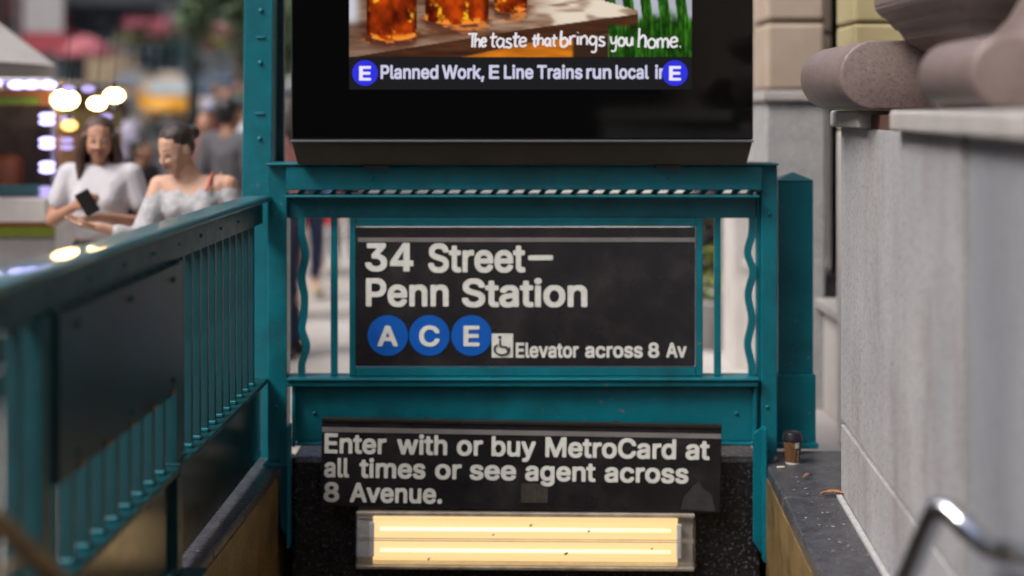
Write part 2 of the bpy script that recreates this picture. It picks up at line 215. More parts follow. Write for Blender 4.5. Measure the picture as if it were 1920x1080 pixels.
# ---------------------------------------------------------------- lettering (outline data, one polygon list per character)
GLY = json.loads(r'''{",":[187,[[28,-139,90,-141,99,-136,108,-126,160,61,158,82,148,92,63,94,54,92,45,83,16,-99,16,-126,21,-135]]],"-":[453,[[104,168,121,166,330,166,347,168,357,177,360,195,359,250,354,259,347,263,330,266,121,266,104,263,95,254,92,236,93,181,98,172]]],".":[187,[[67,-24,107,-27,125,-23,148,-8,160,12,164,35,160,71,145,94,121,107,84,110,66,106,46,94,31,71,27,53,29,12,43,-8]]],"3":[453,[[167,-27,256,-29,287,-23,319,-12,351,8,378,35,394,55,406,78,416,119,417,164,409,200,398,228,380,255,360,275,333,292,291,310,285,319,391,446,394,460,393,514,383,527,369,530,65,529,55,523,49,510,51,443,60,433,69,430,210,430,224,426,225,419,215,404,138,314,135,300,136,241,141,232,151,226,210,225,237,219,260,211,287,191,301,164,302,132,289,105,265,86,233,76,196,76,165,89,146,105,130,141,115,152,42,152,27,146,22,132,23,100,32,69,49,41,83,8,106,-6,137,-20]]],"4":[453,[[371,-24,371,78,437,80,437,189,371,191,371,532,252,534,20,175,16,157,16,80,254,78,256,-24],[256,191,150,191,256,372]]],"8":[453,[[175,-27,273,-28,314,-18,346,-3,373,16,400,47,416,78,424,114,425,150,414,200,396,232,364,269,367,278,391,310,402,341,402,414,398,437,386,460,355,498,318,522,273,535,250,539,196,538,159,531,123,515,105,503,68,465,59,446,49,414,50,341,61,310,88,269,84,260,48,219,36,191,30,155,30,105,35,82,53,46,95,5,127,-14],[218,73,191,79,162,96,147,114,140,141,149,169,164,187,196,205,232,212,268,200,291,184,308,160,311,132,301,105,282,89,255,77],[223,314,200,320,177,332,161,360,157,378,164,398,177,417,200,430,227,435,255,430,277,415,291,392,293,373,288,350,273,331,250,318]]],"A":[479,[[7,-20,83,-22,101,-17,112,-2,151,107,160,117,174,119,319,117,329,107,359,21,371,-6,378,-16,392,-22,455,-22,469,-21,478,-16,485,-2,483,21,381,298,303,512,296,523,287,530,274,532,196,532,183,526,174,512,-4,21,-5,-6,0,-15],[201,225,196,230,196,239,233,346,237,350,242,348,251,328,280,244,282,230,278,225,269,223]]],"C":[510,[[218,-27,307,-29,338,-23,375,-10,407,9,441,37,470,77,485,105,494,141,495,164,489,178,475,184,411,184,398,182,388,173,366,128,343,103,311,86,270,76,225,86,188,106,170,122,147,160,137,187,128,228,128,282,144,341,161,373,179,396,198,410,225,424,257,430,284,430,316,421,334,412,354,396,371,373,388,337,399,328,466,325,484,328,494,341,495,364,476,423,457,452,407,501,379,517,361,524,334,533,293,539,238,539,207,534,184,528,143,510,111,488,82,460,56,423,38,387,24,341,18,300,18,210,29,150,45,105,73,60,119,14,175,-16]]],"E":[418,[[50,-20,67,-22,372,-22,386,-20,396,-6,397,57,394,66,384,75,367,78,163,78,154,80,149,85,147,94,147,189,149,198,154,203,167,205,354,205,367,208,376,216,378,225,378,289,373,303,363,308,354,309,163,310,154,312,149,316,147,412,149,421,154,426,167,428,376,428,390,434,396,444,396,516,391,525,381,531,63,532,54,531,44,525,39,516,38,503,38,3,41,-11]]],"L":[392,[[50,-20,67,-22,358,-22,372,-20,382,-6,383,57,381,66,371,75,358,78,163,78,154,80,149,84,147,98,147,307,147,507,144,521,136,530,126,532,63,532,49,530,39,516,38,3,41,-11]]],"M":[628,[[50,-20,122,-22,136,-16,141,-6,143,244,145,262,149,264,163,239,261,-6,272,-20,290,-22,345,-22,354,-20,363,-11,467,248,477,262,481,259,483,244,483,7,486,-10,495,-20,504,-22,567,-22,581,-20,590,-11,592,3,592,330,592,507,590,521,581,530,572,532,476,532,463,530,454,521,444,498,322,180,317,174,313,174,299,203,173,521,163,530,154,532,63,532,49,530,41,521,38,507,38,7,41,-11]]],"P":[444,[[50,-20,126,-22,136,-20,144,-11,147,3,147,148,149,157,154,162,281,164,317,173,345,184,376,206,408,245,422,275,428,298,433,335,432,366,427,403,418,430,404,458,376,487,354,505,331,517,304,526,267,532,63,532,49,530,41,521,38,503,38,3,41,-11],[154,266,149,271,147,280,147,407,149,421,154,426,163,428,245,427,272,421,295,408,304,398,311,385,320,353,315,321,299,292,272,273,236,265]]],"S":[446,[[171,-29,268,-31,300,-25,336,-12,373,10,402,39,417,62,429,98,430,171,425,194,411,221,377,255,355,272,327,285,209,321,177,334,154,348,142,367,140,376,143,389,159,412,191,428,227,434,264,426,291,413,303,398,317,367,328,357,400,355,409,356,419,362,424,371,425,385,419,421,409,446,391,473,364,500,332,520,296,532,264,537,177,536,141,526,114,515,89,498,53,462,38,435,30,407,30,344,35,321,45,298,66,271,105,243,132,230,273,186,305,168,319,148,320,135,314,117,292,94,259,79,241,74,218,73,177,83,150,98,136,117,127,148,117,157,41,160,32,159,22,153,16,135,16,112,21,89,34,57,58,26,109,-12,132,-20]]],"T":[448,[[181,-20,257,-22,271,-16,277,-6,278,407,280,421,284,426,294,428,425,429,435,435,441,448,441,512,439,521,430,530,416,532,271,532,30,532,15,525,10,512,10,448,12,439,21,430,34,428,153,428,162,425,168,416,169,3,171,-11]]],"W":[686,[[143,-20,233,-22,242,-20,251,-11,261,12,332,280,342,297,346,295,351,285,433,-11,442,-20,455,-22,533,-22,546,-16,556,-2,602,162,692,494,693,516,683,530,669,532,601,532,592,530,582,521,577,507,505,230,496,204,492,201,487,205,483,215,406,507,401,521,392,530,378,532,305,532,292,527,283,516,211,244,201,211,196,203,192,202,186,212,173,257,105,516,96,527,83,532,19,532,5,530,-3,521,-6,512,-5,494,0,471,128,3,133,-11]]],"a":[389,[[117,-29,192,-31,251,-14,279,-22,338,-21,352,-15,358,3,356,299,350,321,338,344,308,376,274,396,238,405,151,405,122,399,79,378,41,344,26,321,22,303,25,276,38,265,88,252,106,252,117,258,147,290,173,303,188,306,210,305,229,297,242,286,248,271,247,261,238,253,151,241,101,231,79,223,38,196,14,162,8,140,8,76,23,35,33,20,60,-6,88,-20],[156,71,133,80,124,90,118,108,124,121,147,135,188,146,217,149,242,152,251,145,247,121,235,99,219,85,197,74,179,69]]],"b":[424,[[185,-28,260,-30,296,-21,333,-3,371,35,393,72,407,113,412,145,412,235,398,290,379,331,355,360,314,391,292,400,264,406,187,405,146,389,140,390,135,399,135,508,129,526,114,533,51,533,37,527,31,517,31,-1,36,-15,46,-20,114,-21,142,-10],[214,71,187,80,169,93,160,105,141,149,135,195,146,245,163,276,187,296,210,304,223,306,242,301,260,292,273,281,283,267,302,217,303,172,295,135,285,113,273,97,246,78,228,71]]],"c":[395,[[162,-28,246,-30,273,-24,305,-11,343,17,365,45,380,72,384,104,379,117,368,126,328,137,301,137,286,131,269,104,257,90,232,76,214,70,201,70,164,85,149,99,140,113,130,135,122,167,122,208,130,240,140,263,153,281,169,293,196,304,214,305,251,291,269,272,286,245,301,238,319,239,369,254,382,267,384,290,369,326,341,360,314,382,273,400,246,406,173,406,132,397,91,373,53,335,40,317,21,272,12,231,12,145,26,90,50,45,89,4,119,-15]]],"d":[424,[[153,-28,232,-30,255,-24,282,-11,310,-21,373,-21,387,-15,393,-5,393,517,388,526,378,532,305,532,296,527,291,521,289,490,287,394,278,390,246,403,228,406,160,406,123,396,91,378,53,340,31,304,18,267,12,231,12,145,23,95,31,72,53,35,87,2,119,-18],[196,71,163,85,141,111,130,135,123,163,121,208,132,249,151,281,178,300,196,305,214,305,241,295,265,272,283,231,288,204,289,181,274,122,257,95,246,85,228,76]]],"e":[403,[[162,-28,255,-30,291,-20,323,-4,362,31,378,54,387,76,388,99,383,108,373,114,319,128,301,128,286,122,269,95,260,85,237,75,205,70,173,80,151,95,130,126,128,135,132,144,146,147,378,148,387,153,393,163,393,235,387,272,380,295,356,340,323,372,278,397,241,406,155,404,105,384,64,351,45,326,29,295,13,235,12,149,18,113,29,81,45,49,85,8,96,-1,123,-16],[137,244,132,254,141,272,159,290,178,300,196,305,214,305,232,300,251,289,263,276,274,258,274,249,269,244]]],"g":[425,[[153,-171,246,-173,297,-161,328,-146,341,-136,370,-107,385,-80,394,-43,393,384,387,394,373,400,310,400,282,389,246,403,210,409,182,409,146,403,110,390,78,367,60,348,32,308,22,279,13,239,12,148,27,89,41,61,58,39,78,19,96,6,123,-8,141,-13,169,-18,219,-18,255,-12,278,-2,282,-2,287,-7,283,-30,271,-48,251,-63,223,-72,191,-72,164,-63,141,-49,119,-23,105,-18,78,-24,52,-39,36,-52,30,-66,31,-84,36,-98,48,-111,87,-146,119,-162],[196,83,164,96,151,105,143,116,129,143,123,166,121,211,129,243,151,281,164,292,187,302,214,304,246,292,265,275,283,234,289,202,289,179,278,139,260,106,232,89,210,83]]],"h":[410,[[43,-20,114,-22,123,-20,132,-11,135,3,135,212,141,248,150,271,164,288,183,299,210,305,228,301,251,289,261,275,270,248,271,3,274,-11,283,-20,296,-22,360,-22,373,-16,379,-6,380,3,380,230,380,275,370,321,351,353,325,380,296,397,269,405,187,405,142,391,137,394,135,403,135,507,129,525,119,531,105,532,51,532,37,526,31,516,30,507,30,7,33,-11]]],"i":[166,[[41,-20,117,-22,130,-16,136,-6,137,375,134,389,125,398,49,400,35,394,29,385,28,3,31,-11],[61,421,94,419,112,423,133,439,146,457,151,480,147,507,133,530,112,544,58,544,37,530,21,508,19,471,23,453,39,433]]],"k":[380,[[43,-20,114,-22,123,-20,132,-11,135,3,135,116,141,130,151,134,166,121,258,3,278,-17,292,-22,369,-22,378,-21,388,-15,394,3,389,21,260,184,243,207,240,216,249,230,369,351,378,363,380,375,378,388,373,394,364,399,283,400,270,398,185,316,155,282,142,274,137,277,135,289,135,507,132,521,123,530,110,532,51,532,36,525,31,516,30,503,30,3,33,-11]]],"l":[189,[[99,-22,178,-24,196,-14,203,0,202,23,191,64,178,74,146,79,140,87,136,105,135,505,129,523,114,530,51,530,36,523,31,509,31,50,41,23,53,5,73,-12]]],"m":[609,[[43,-20,114,-22,123,-20,132,-11,135,3,135,221,140,253,146,271,160,289,178,300,196,305,219,301,237,289,247,271,252,248,253,3,254,-6,260,-16,273,-22,337,-22,346,-20,355,-11,358,3,358,248,366,271,377,289,392,299,405,304,428,304,446,297,461,285,469,266,471,30,472,-6,478,-16,487,-21,564,-21,574,-15,580,-2,580,289,574,316,565,339,551,359,525,385,501,399,469,408,414,409,369,399,328,370,319,368,283,397,246,409,192,409,142,392,114,400,51,400,36,394,30,375,30,3,33,-11]]],"n":[409,[[43,-20,114,-22,123,-20,132,-11,135,3,136,221,142,250,151,272,166,289,187,300,205,305,219,304,246,292,258,280,269,253,271,3,277,-15,287,-21,301,-22,360,-22,374,-15,380,3,380,98,380,266,375,303,360,340,348,357,325,380,296,397,269,405,183,404,142,389,114,400,46,399,33,389,30,371,30,3,33,-11]]],"o":[415,[[162,-28,246,-30,273,-24,305,-11,328,6,369,48,390,90,397,113,403,145,403,235,392,281,381,308,352,349,333,367,296,391,255,404,164,405,132,397,110,386,87,369,46,327,27,290,17,258,12,226,12,145,20,108,36,67,55,38,95,-1,119,-15],[196,71,164,85,143,108,132,131,123,163,121,204,132,245,153,281,164,290,187,301,205,306,219,304,251,290,276,263,293,213,293,167,282,125,260,92,228,74,210,70]]],"r":[259,[[43,-20,114,-22,123,-20,132,-11,135,3,135,221,140,248,154,275,173,292,196,300,251,302,264,312,267,325,266,389,260,399,242,407,201,409,169,403,137,392,114,400,51,400,42,398,33,389,30,371,30,3,33,-11]]],"s":[364,[[132,-28,220,-30,252,-24,275,-16,293,-5,326,22,344,49,352,76,354,126,350,149,335,176,308,204,284,218,261,227,161,253,143,263,136,272,138,285,147,295,166,304,188,309,221,299,231,290,247,266,261,257,297,258,333,267,342,276,345,290,343,313,330,340,316,360,298,376,275,391,256,399,225,406,147,406,97,391,70,373,47,351,28,313,22,267,29,231,42,204,61,183,102,158,211,129,234,117,240,108,238,95,229,85,202,73,179,70,156,74,138,84,128,95,116,118,102,128,75,128,29,119,19,113,14,99,15,72,23,49,41,22,61,2,79,-11]]],"t":[227,[[125,-24,209,-26,228,-15,234,3,229,49,219,71,205,78,173,74,164,76,155,85,149,103,148,294,150,299,159,305,205,306,219,312,225,326,225,371,222,390,214,398,159,402,150,408,148,462,145,480,132,491,68,492,55,489,44,476,41,408,32,402,-4,398,-13,390,-16,376,-15,326,-10,312,0,307,36,303,43,294,43,67,48,44,59,21,85,-6,105,-18]]],"u":[410,[[139,-25,219,-27,269,-9,296,-23,360,-23,373,-17,379,-7,379,384,373,394,360,400,292,400,277,393,271,375,271,143,265,120,256,102,246,91,233,83,201,74,173,81,154,98,141,120,135,157,135,370,133,387,123,397,114,400,51,400,36,393,30,375,30,111,37,70,50,39,78,5,105,-15]]],"v":[389,[[153,-20,229,-22,238,-20,248,-11,266,30,389,353,390,385,385,394,378,398,307,400,287,394,277,380,209,189,197,166,193,166,188,171,112,380,102,395,88,400,16,400,2,394,-4,385,-5,371,0,353,133,3,141,-11]]],"w":[567,[[126,-20,198,-22,207,-21,217,-15,230,15,273,166,280,183,284,186,291,175,338,12,348,-11,357,-20,371,-22,434,-22,448,-16,458,3,562,348,564,380,558,394,543,400,475,400,462,395,452,375,411,230,403,201,398,197,393,199,343,380,335,394,329,398,253,400,243,399,233,394,220,362,180,214,175,201,171,197,166,199,158,221,121,353,108,389,98,398,84,400,21,400,7,394,1,380,2,357,111,-2,116,-11]]],"y":[389,[[47,-165,120,-167,157,-157,172,-147,204,-115,226,-74,386,344,390,362,390,380,384,395,370,401,302,401,287,394,274,371,210,194,202,171,197,167,193,166,185,176,112,380,102,395,88,401,20,401,7,398,-2,389,-4,367,4,339,132,3,125,-29,110,-56,93,-65,52,-64,39,-74,28,-115,27,-142,33,-156]]]}''')
CAPH = max(GLY['E'][1][0][1::2])/1000.0
def word_bm(text, width, caph, depth=.0015, track=0.0, skew=0.0, wave=0.0, bold=None):
    """letters standing in the XZ plane, facing -Y; origin at left end of the baseline; scaled to the given width and cap height"""
    x = 0; polys = []
    for i, ch in enumerate(text):
        adv, loops = GLY[ch]
        polys.append([[Vector((x+l[k]/1000, l[k+1]/1000)) for k in range(0, len(l), 2)] for l in loops])
        x += adv/1000+track
    xs = [p.x for g in polys for l in g for p in l]; x0, x1 = min(xs), max(xs)
    sx = width/(x1-x0); sz = caph/CAPH
    bm = bmesh.new()
    for g in polys:
        L_ = [[Vector(((p.x-x0)*sx+skew*p.y*sz, p.y*sz)) for p in l] for l in g]
        flat, edges = [], []
        for l in L_:
            k = len(flat); flat += l; edges += [(k+j, k+(j+1) % len(l)) for j in range(len(l))]
        V_, E_, F_, _a, _b, _c = delaunay_2d_cdt(flat, edges, [], 0, 1e-7)
        vs = [bm.verts.new((p.x, -depth, p.y)) for p in V_]
        for f in F_:
            c = sum((V_[k] for k in f), Vector((0, 0)))/len(f); ins = False
            for l in L_:
                for j in range(len(l)):
                    p, q = l[j], l[(j+1) % len(l)]
                    if (p.y > c.y) != (q.y > c.y) and c.x < p.x+(c.y-p.y)/(q.y-p.y)*(q.x-p.x): ins = not ins
            if ins:
                try: bm.faces.new([vs[k] for k in f])
                except ValueError: pass
        for l in L_:
            fr_ = [bm.verts.new((p.x, -depth, p.y)) for p in l]; bk_ = [bm.verts.new((p.x, 0, p.y)) for p in l]; n = len(l)
            for j in range(n): bm.faces.new((fr_[j], fr_[(j+1) % n], bk_[(j+1) % n], bk_[j]))
    bmesh.ops.delete(bm, geom=[v for v in bm.verts if not v.link_faces], context='VERTS')
    bmesh.ops.remove_doubles(bm, verts=bm.verts[:], dist=1e-6)
    bmesh.ops.recalc_face_normals(bm, faces=bm.faces[:])
    return bm
def lettering(name, items, m, parent, org, y, Yd=YF):
    """items: (text, px0, px1, baseline py, cap height px); org: (px, py) of the parent's origin; one object per line of writing"""
    bm = bmesh.new(); s = FPX/Yd
    for t, a, b, base, ch in items:
        join_bm(bm, word_bm(t, (b-a)/s, ch/s), Matrix.Translation(((a-org[0])/s, y, -(base-org[1])/s)))
    return link(name, finish(bm, name), m, parent)
def disc_bm(cx, y, cz, r, d=.002, seg=40):
    bm = bmesh.new()
    bmesh.ops.create_cone(bm, cap_ends=True, segments=seg, radius1=r, radius2=r, depth=d)
    bm.transform(Matrix.Translation((cx, y-d/2, cz)) @ Matrix.Rotation(math.pi/2, 4, 'X')); return bm

# ================================================================ THE SETTING
# ground height: level round the entrance, then a gentle rise up the avenue
SLP = 0.035
def gz(y): return 0.0 if y < 14 else (y-14)*SLP
def ground_strip(name, x0, x1, ys, zoff, m, thick=.3, parent=None):
    bm = bmesh.new(); n = max(1, int(abs(x1-x0)/4)); rows = []
    for y in ys:
        rows.append([bm.verts.new((x0+(x1-x0)*i/n, y, gz(y)+zoff)) for i in range(n+1)])
    for a, b in zip(rows, rows[1:]):
        for i in range(n): bm.faces.new((a[i], a[i+1], b[i+1], b[i]))
    r = bmesh.ops.extrude_face_region(bm, geom=bm.faces[:])
    for v in [g for g in r['geom'] if isinstance(g, bmesh.types.BMVert)]: v.co.z -= thick
    bmesh.ops.recalc_face_normals(bm, faces=bm.faces[:])
    o = link(name, finish(bm, name), m, parent)
    if parent is None: tag(o, kind='structure')
    return o
KX = -4.6
YS = [14, 20, 30, 40, 60, 90, 130, 200, 400]
ground_strip('road', -20.5, KX-.16, [-30, 0]+YS, -.15, M['asphalt'])
ground_strip('ground', -400, -27, [-100, 0]+YS, -.16, M['asphalt'])
ground_strip('far_ground', 30, 400, [-100, 0]+YS, -.16, M['asphalt'])
sw = ground_strip('sidewalk', KX, -1.20, [-30, 0, 6.3], 0, M['sidewalk'])
tag(sw, kind='structure')
ground_strip('sidewalk_beside_wall', 1.42, 30, [-30, 0, 6.3], 0, M['sidewalk'])
ground_strip('sidewalk_behind_camera', -1.20, 1.42, [-30, -1.2], 0, M['sidewalk'])
base = ground_strip('sidewalk_beyond', KX, 1.9, [6.3, 14]+YS[1:], -.012, M['kerb'])
ground_strip('building_ground', 1.9, 30, [6.3, 14]+YS[1:], 0, M['sidewalk'])
ground_strip('far_sidewalk', -27, -20.5, [-30, 0]+YS, .0, M['sidewalk'])
# paving slabs beyond the entrance, each its own piece
vr = random.Random(3)
slab_me = {}
for j in range(13):
    for i in range(5):
        x0, y0 = KX+i*1.3, 6.31+j*1.52
        x1, y1 = x0+1.29, y0+1.51
        yc = (y0+y1)/2
        sl = math.atan(SLP) if y0 >= 14 else 0
        if 'a' not in slab_me: slab_me['a'] = finish(box_bm((-.645, -.755, -.04), (.645, .755, 0), .004), 'paving_slab')
        o = link('paving_slab', slab_me['a'], M['sidewalk'], base, ((x0+x1)/2, yc, gz(yc)+vr.uniform(.0005, .0035)), (sl, 0, 0))
# kerb stones along the street
kb = thing('street_kerb', None, None); kb['kind'] = 'structure'
kme = finish(box_bm((-.08, -.745, -.16), (.08, .745, .0), .012, 2), 'kerb_stone')
for j in range(26):
    y = 1.0+j*1.5
    link('kerb_stone', kme, M['kerb'], kb, (KX-.081, y, gz(y)+.004), (math.atan(SLP) if y > 14 else 0, 0, 0))
# zebra stripes
bm = bmesh.new()
for k in range(14):
    x0 = -21.2+k*1.15
    join_bm(bm, box_bm((x0, 33, -.003), (x0+.6, 37.5, 0)), Matrix.Translation((0, 0, gz(35)-.15+.006)) @ Matrix.Translation((0, 35.2, 0)) @ Matrix.Rotation(math.atan(SLP), 4, 'X') @ Matrix.Translation((0, -35.2, 0)))
o = link('road_marking', finish(bm, 'road_marking'), M['road_paint']); tag(o, kind='structure')

# ---- stairwell: kerbs, side walls, flight of steps, header
RX, RYAW = FX(500), .015           # left railing line
def rail_x(Y): return RX+RYAW*(Y-YF)
def lk_in(Y):  return FX(530)+.034*(Y-YF)      # inner edge of left kerb top
def skew_box(name, xa, xb, y0, y1, z0, z1, m, parent=None, bev=0.0):
    """box whose two long sides follow xa(Y), xb(Y)"""
    bm = prism_bm([(xa(y0), y0), (xb(y0), y0), (xb(y1), y1), (xa(y1), y1)], 'z', z0, z1, bev)
    return link(name, finish(bm, name), m, parent)
KT = FZ(868)                       # kerb top height (about .13 m)
well = thing('stairwell', None, None); well['kind'] = 'structure'
YN = -1.2
for (ya, yb) in ((YN, .3), (.302, 1.8), (1.802, 3.3), (3.302, 4.75), (4.752, 6.15)):
    skew_box('kerb_block', lambda Y: rail_x(Y)-.14, lambda Y: lk_in(Y), ya, yb-.004, -.2, KT, M['kerb_dark'], well, .008)
skew_box('grout_line', lambda Y: FX(472)+.030*(Y-YF), lambda Y: FX(472)+.030*(Y-YF)+.008, 4.6, 6.0, KT, KT+.004, M['grout'], well)
skew_box('side_wall', lambda Y: rail_x(Y)-.14, lambda Y: lk_in(Y)-.012, YN, 9.0, -4.2, -.204, M['kerb_inner'], well)
# right kerb: inner edge, and outer edge meeting the granite wall
def rk_in(Y): return FX(1432)+.058*(Y-YF)
WX0, WY0, WYAW = 1.243, 5.39, .0712
def wall_x(Y): return WX0+WYAW*(Y-WY0)
for (ya, yb) in ((YN, .4), (.402, 2.1), (2.102, 3.9), (3.902, 5.33), (5.334, 6.07)):
    xo = (lambda Y: wall_x(Y)-.002) if ya < 5.3 else (lambda Y: wall_x(Y)+.2)
    skew_box('kerb_block', lambda Y: rk_in(Y), xo, ya, yb-.004, -.2, KT+.02, M['kerb_dark'], well, .012)
skew_box('grout_line', lambda Y: wall_x(Y)-.022, lambda Y: wall_x(Y)-.003, 1.0, 5.38, KT+.02, KT+.03, M['grout'], well)
skew_box('side_wall', lambda Y: rk_in(Y)+.012, lambda Y: wall_x(Y)+.2, YN, 9.0, -4.2, -.204, M['kerb_inner'], well)
skew_box('side_wall_face', lambda Y: rk_in(Y)-.006, lambda Y: rk_in(Y)+.01, YN, 5.80, -4.2, KT-.03, M['kerb_inner'], well)
skew_box('side_wall_face', lambda Y: lk_in(Y)-.01, lambda Y: lk_in(Y)+.006, YN, 5.80, -4.2, KT-.03, M['kerb_inner'], well)
sm = finish(box_bm((-1.02, -.15, -.16), (1.1, .15, 0), .008), 'step')
for k in range(24):
    link('step', sm, M['kerb_dark'], well, (.03, YN+.7+.3*k, -.02-.17*(k+1)))
link('landing', finish(box_bm((-1.05, YN, -.3), (1.12, YN+.56, 0)), 'landing'), M['sidewalk'], well)
box('passage_floor', (-1.3, 6.6, -4.3), (1.5, 14, -4.16), M['kerb_dark'], well)
box('passage_end', (-1.3, 9.0, -4.2), (1.5, 9.1, -.3), M['kerb_inner'], well)
# header: black painted mass under the end frame
hd = box('header_block', (FX(548), 5.90, -.62), (FX(1424), 6.30, KT+.03), M['granite_black'], well, .02, 2)
box('header_lintel', (FX(548)+.01, 6.302, -.9), (FX(1424)-.01, 9.0, -.02), M['granite_black'], well)

# ================================================================ END FRAME (posts, beams, bars)
fr = thing('entrance_frame', 'teal steel frame of posts, beams and wavy bars closing the stair end', 'railing frame', (0, 0, 0))
T = M['teal']
def fbox(name, a, b, c, d, y0, y1, m=T, bev=.004, parent=fr):
    """a..b photo columns, c..d photo rows (top, bottom) at the frame's distance"""
    return box(name, (FX(a), y0, FZ(d)), (FX(b), y1, FZ(c)), m, parent, bev, 2)
fbox('post', 504, 540, 307, 862, 5.90, 6.00)
fbox('post', 1425, 1455, 307, 872, 5.90, 6.00)
fbox('post_flange', 1419, 1425.5, 358, 872, 5.93, 5.97)
fbox('base_plate', 498, 546, 862, 871, 5.86, 6.04)
fbox('base_plate', 1420, 1462, 872, 884, 5.86, 6.04)
fbox('top_beam', 540.5, 1424.5, 311, 355, 5.87, 6.02)
fbox('beam_cap', 503, 1455, 305, 309, 5.86, 6.05)
fbox('second_beam', 541, 1418, 369, 409, 5.928, 5.99)
fbox('second_beam_lip', 541, 1418.5, 364, 368.6, 5.845, 6.02)
# slanted spacers in the slot between the two beams
k = 0; px = 556
s = FPX/YF
while px < 1412:
    bm = prism_bm([(0, 0), (9/s, 0), (20/s, 9.2/s), (8/s, 9.2/s)], 'y', -.03, .03)
    link('slot_spacer', finish(bm, 'slot_spacer'), T, fr, (FX(px), 5.95, FZ(364.2))); px += 30.2
fbox('sign_frame_stile', 656, 668, 408, 704, 5.91, 5.95)
fbox('sign_frame_stile', 1304, 1317, 408, 704, 5.91, 5.95)
fbox('sign_frame_rail', 668.5, 1303.5, 687, 704, 5.91, 5.95)
fbox('sign_frame_rail', 668.5, 1303.5, 408, 424, 5.91, 5.95)
fbox('sill_beam', 541, 1418, 710, 721, 5.88, 5.99)
fbox('sill_lip', 541, 1420, 705, 709.6, 5.87, 6.00)
fbox('apron_panel', 549, 1418, 721.5, 827, 5.925, 5.945)
fbox('apron_edge', 549, 556, 723, 835, 5.90, 5.924)
fbox('apron_edge', 1410, 1418, 723, 835, 5.90, 5.924)
fbox('apron_foot', 556.5, 1409.5, 827.3, 833, 5.90, 5.96)
fbox('bar', 620, 633, 408, 704.5, 5.925, 5.947, bev=.003)
fbox('bar', 1339, 1352, 408, 704.5, 5.925, 5.947, bev=.003)
def wavy(pts):
    path = bezier([(x, 5.935, z) for x, z in pts], 6)
    bm = bmesh.new(); rings = []
    hw, hd_ = .0145, .011
    for i, p in enumerate(path):
        t = (path[min(i+1, len(path)-1)]-path[max(i-1, 0)]).normalized(); nx = Vector((t.z, 0, -t.x))
        rings.append([bm.verts.new(p+nx*a+Vector((0, b, 0))) for a, b in ((-hw, -hd_), (hw, -hd_), (hw, hd_), (-hw, hd_))])
    for a, b in zip(rings, rings[1:]):
        for q in range(4): bm.faces.new((a[q], a[(q+1) % 4], b[(q+1) % 4], b[q]))
    bm.faces.new(rings[0][::-1]); bm.faces.new(rings[-1]); bmesh.ops.recalc_face_normals(bm, faces=bm.faces[:])
    return link('wavy_bar', finish(bm, 'wavy_bar'), T, fr)
wavy([(FX(c), FZ(r)) for c, r in ((566, 408), (566, 440), (573, 478), (566, 520), (571, 555), (570, 590), (566, 618), (575, 650), (566, 682), (566, 704))])
wavy([(FX(c), FZ(r)) for c, r in ((1411, 408), (1410, 440), (1402, 475), (1412, 510), (1403, 553), (1410, 600), (1402, 645), (1409, 682), (1410, 704))])
# angle irons bolted down the side of the stair walls
for (a, b, c, d) in ((531, 551, 788, 1010), (1407, 1427, 792, 1036)):
    bm = prism_bm([(FX(a), FZ(c+14)), (FX(b), FZ(c)), (FX(b), FZ(d)), (FX(a), FZ(d-30))], 'y', 5.862, 5.874, .002)
    link('angle_plate', finish(bm, 'angle_plate'), T, fr)
    fbox('angle_flange', (b-5 if a > 900 else b-5), b+1, c-2, d+1, 5.80, 5.861)
for c, r in ((1436, 760), (1436, 840), (520, 760), (520, 400), (1440, 400), (700, 331), (1250, 331), (590, 774), (1380, 774)):
    bm = bmesh.new(); bmesh.ops.create_uvsphere(bm, u_segments=10, v_segments=6, radius=.008)
    link('rivet', finish(bm, 'rivet', True), T, fr, (FX(c), 5.90 if c in (1436, 520, 1440) else (5.868 if r == 331 else 5.923), FZ(r)))

# ================================================================ STATION SIGN in the frame
sg = thing('station_sign', 'black sign reading 34 Street Penn Station with blue A C E discs', 'sign', (FX(985), 5.905, FZ(555)))
s = FPX/5.905
SB = box('sign_panel', (-318/s, 0, -130/s), (318/s, .018, 130/s), M['sign_black'], sg, .003)
box('sign_stripe', (-314/s, -.0025, 103/s), (318/s, -.0005, 111/s), M['sign_grey'], sg)
lettering('lettering', [('34', 685, 775, 505, 51), ('Street', 803, 985, 507, 52), ('-', 990, 1037, 502, 50),
                        ('Penn', 686, 841, 571, 51), ('Station', 866, 1101, 572, 51)], M['sign_white'], sg, (985, 555), -.0006, 5.905)
lettering('small_lettering', [('Elevator', 967, 1085, 668, 27), ('across', 1097, 1205, 668, 27), ('8', 1215, 1236, 668, 27), ('Av', 1249, 1287, 668, 27)],
          M['sign_white'], sg, (985, 555), -.0006, 5.905)
for ch, c, hw in (('A', 727, 19), ('C', 805, 19), ('E', 884, 15)):
    d = link('route_disc', finish(disc_bm((c-985)/s, -.0008, (555-627.5)/s, 38/s), 'route_disc'), M['sign_blue'], sg)
    g = link('letter', finish(word_bm(ch, 2*hw/s, 37/s), 'letter'), M['sign_white'], d, ((c-hw-985)/s, -.0032, (555-646)/s))
ic = box('access_icon', ((922-985)/s, -.0025, (555-669)/s), ((962-985)/s, -.0006, (555-624)/s), M['sign_white'], sg, .0006)
bm = bmesh.new()       # wheelchair figure
cx, cz = (941-985)/s, (555-650)/s
join_bm(bm, tube_bm([(cx+14/s*math.cos(a), -.003, cz-3/s+11/s*math.sin(a)) for a in np.linspace(math.radians(120), math.radians(380), 18)], 1.8/s, 6))
join_bm(bm, tube_bm([(cx-4/s, -.003, cz+14/s), (cx-3/s, -.003, cz+2/s), (cx+8/s, -.003, cz+1/s), (cx+13/s, -.003, cz-10/s)], 2.0/s, 6))
join_bm(bm, disc_bm(cx-4/s, -.002, cz+19/s, 3.2/s))
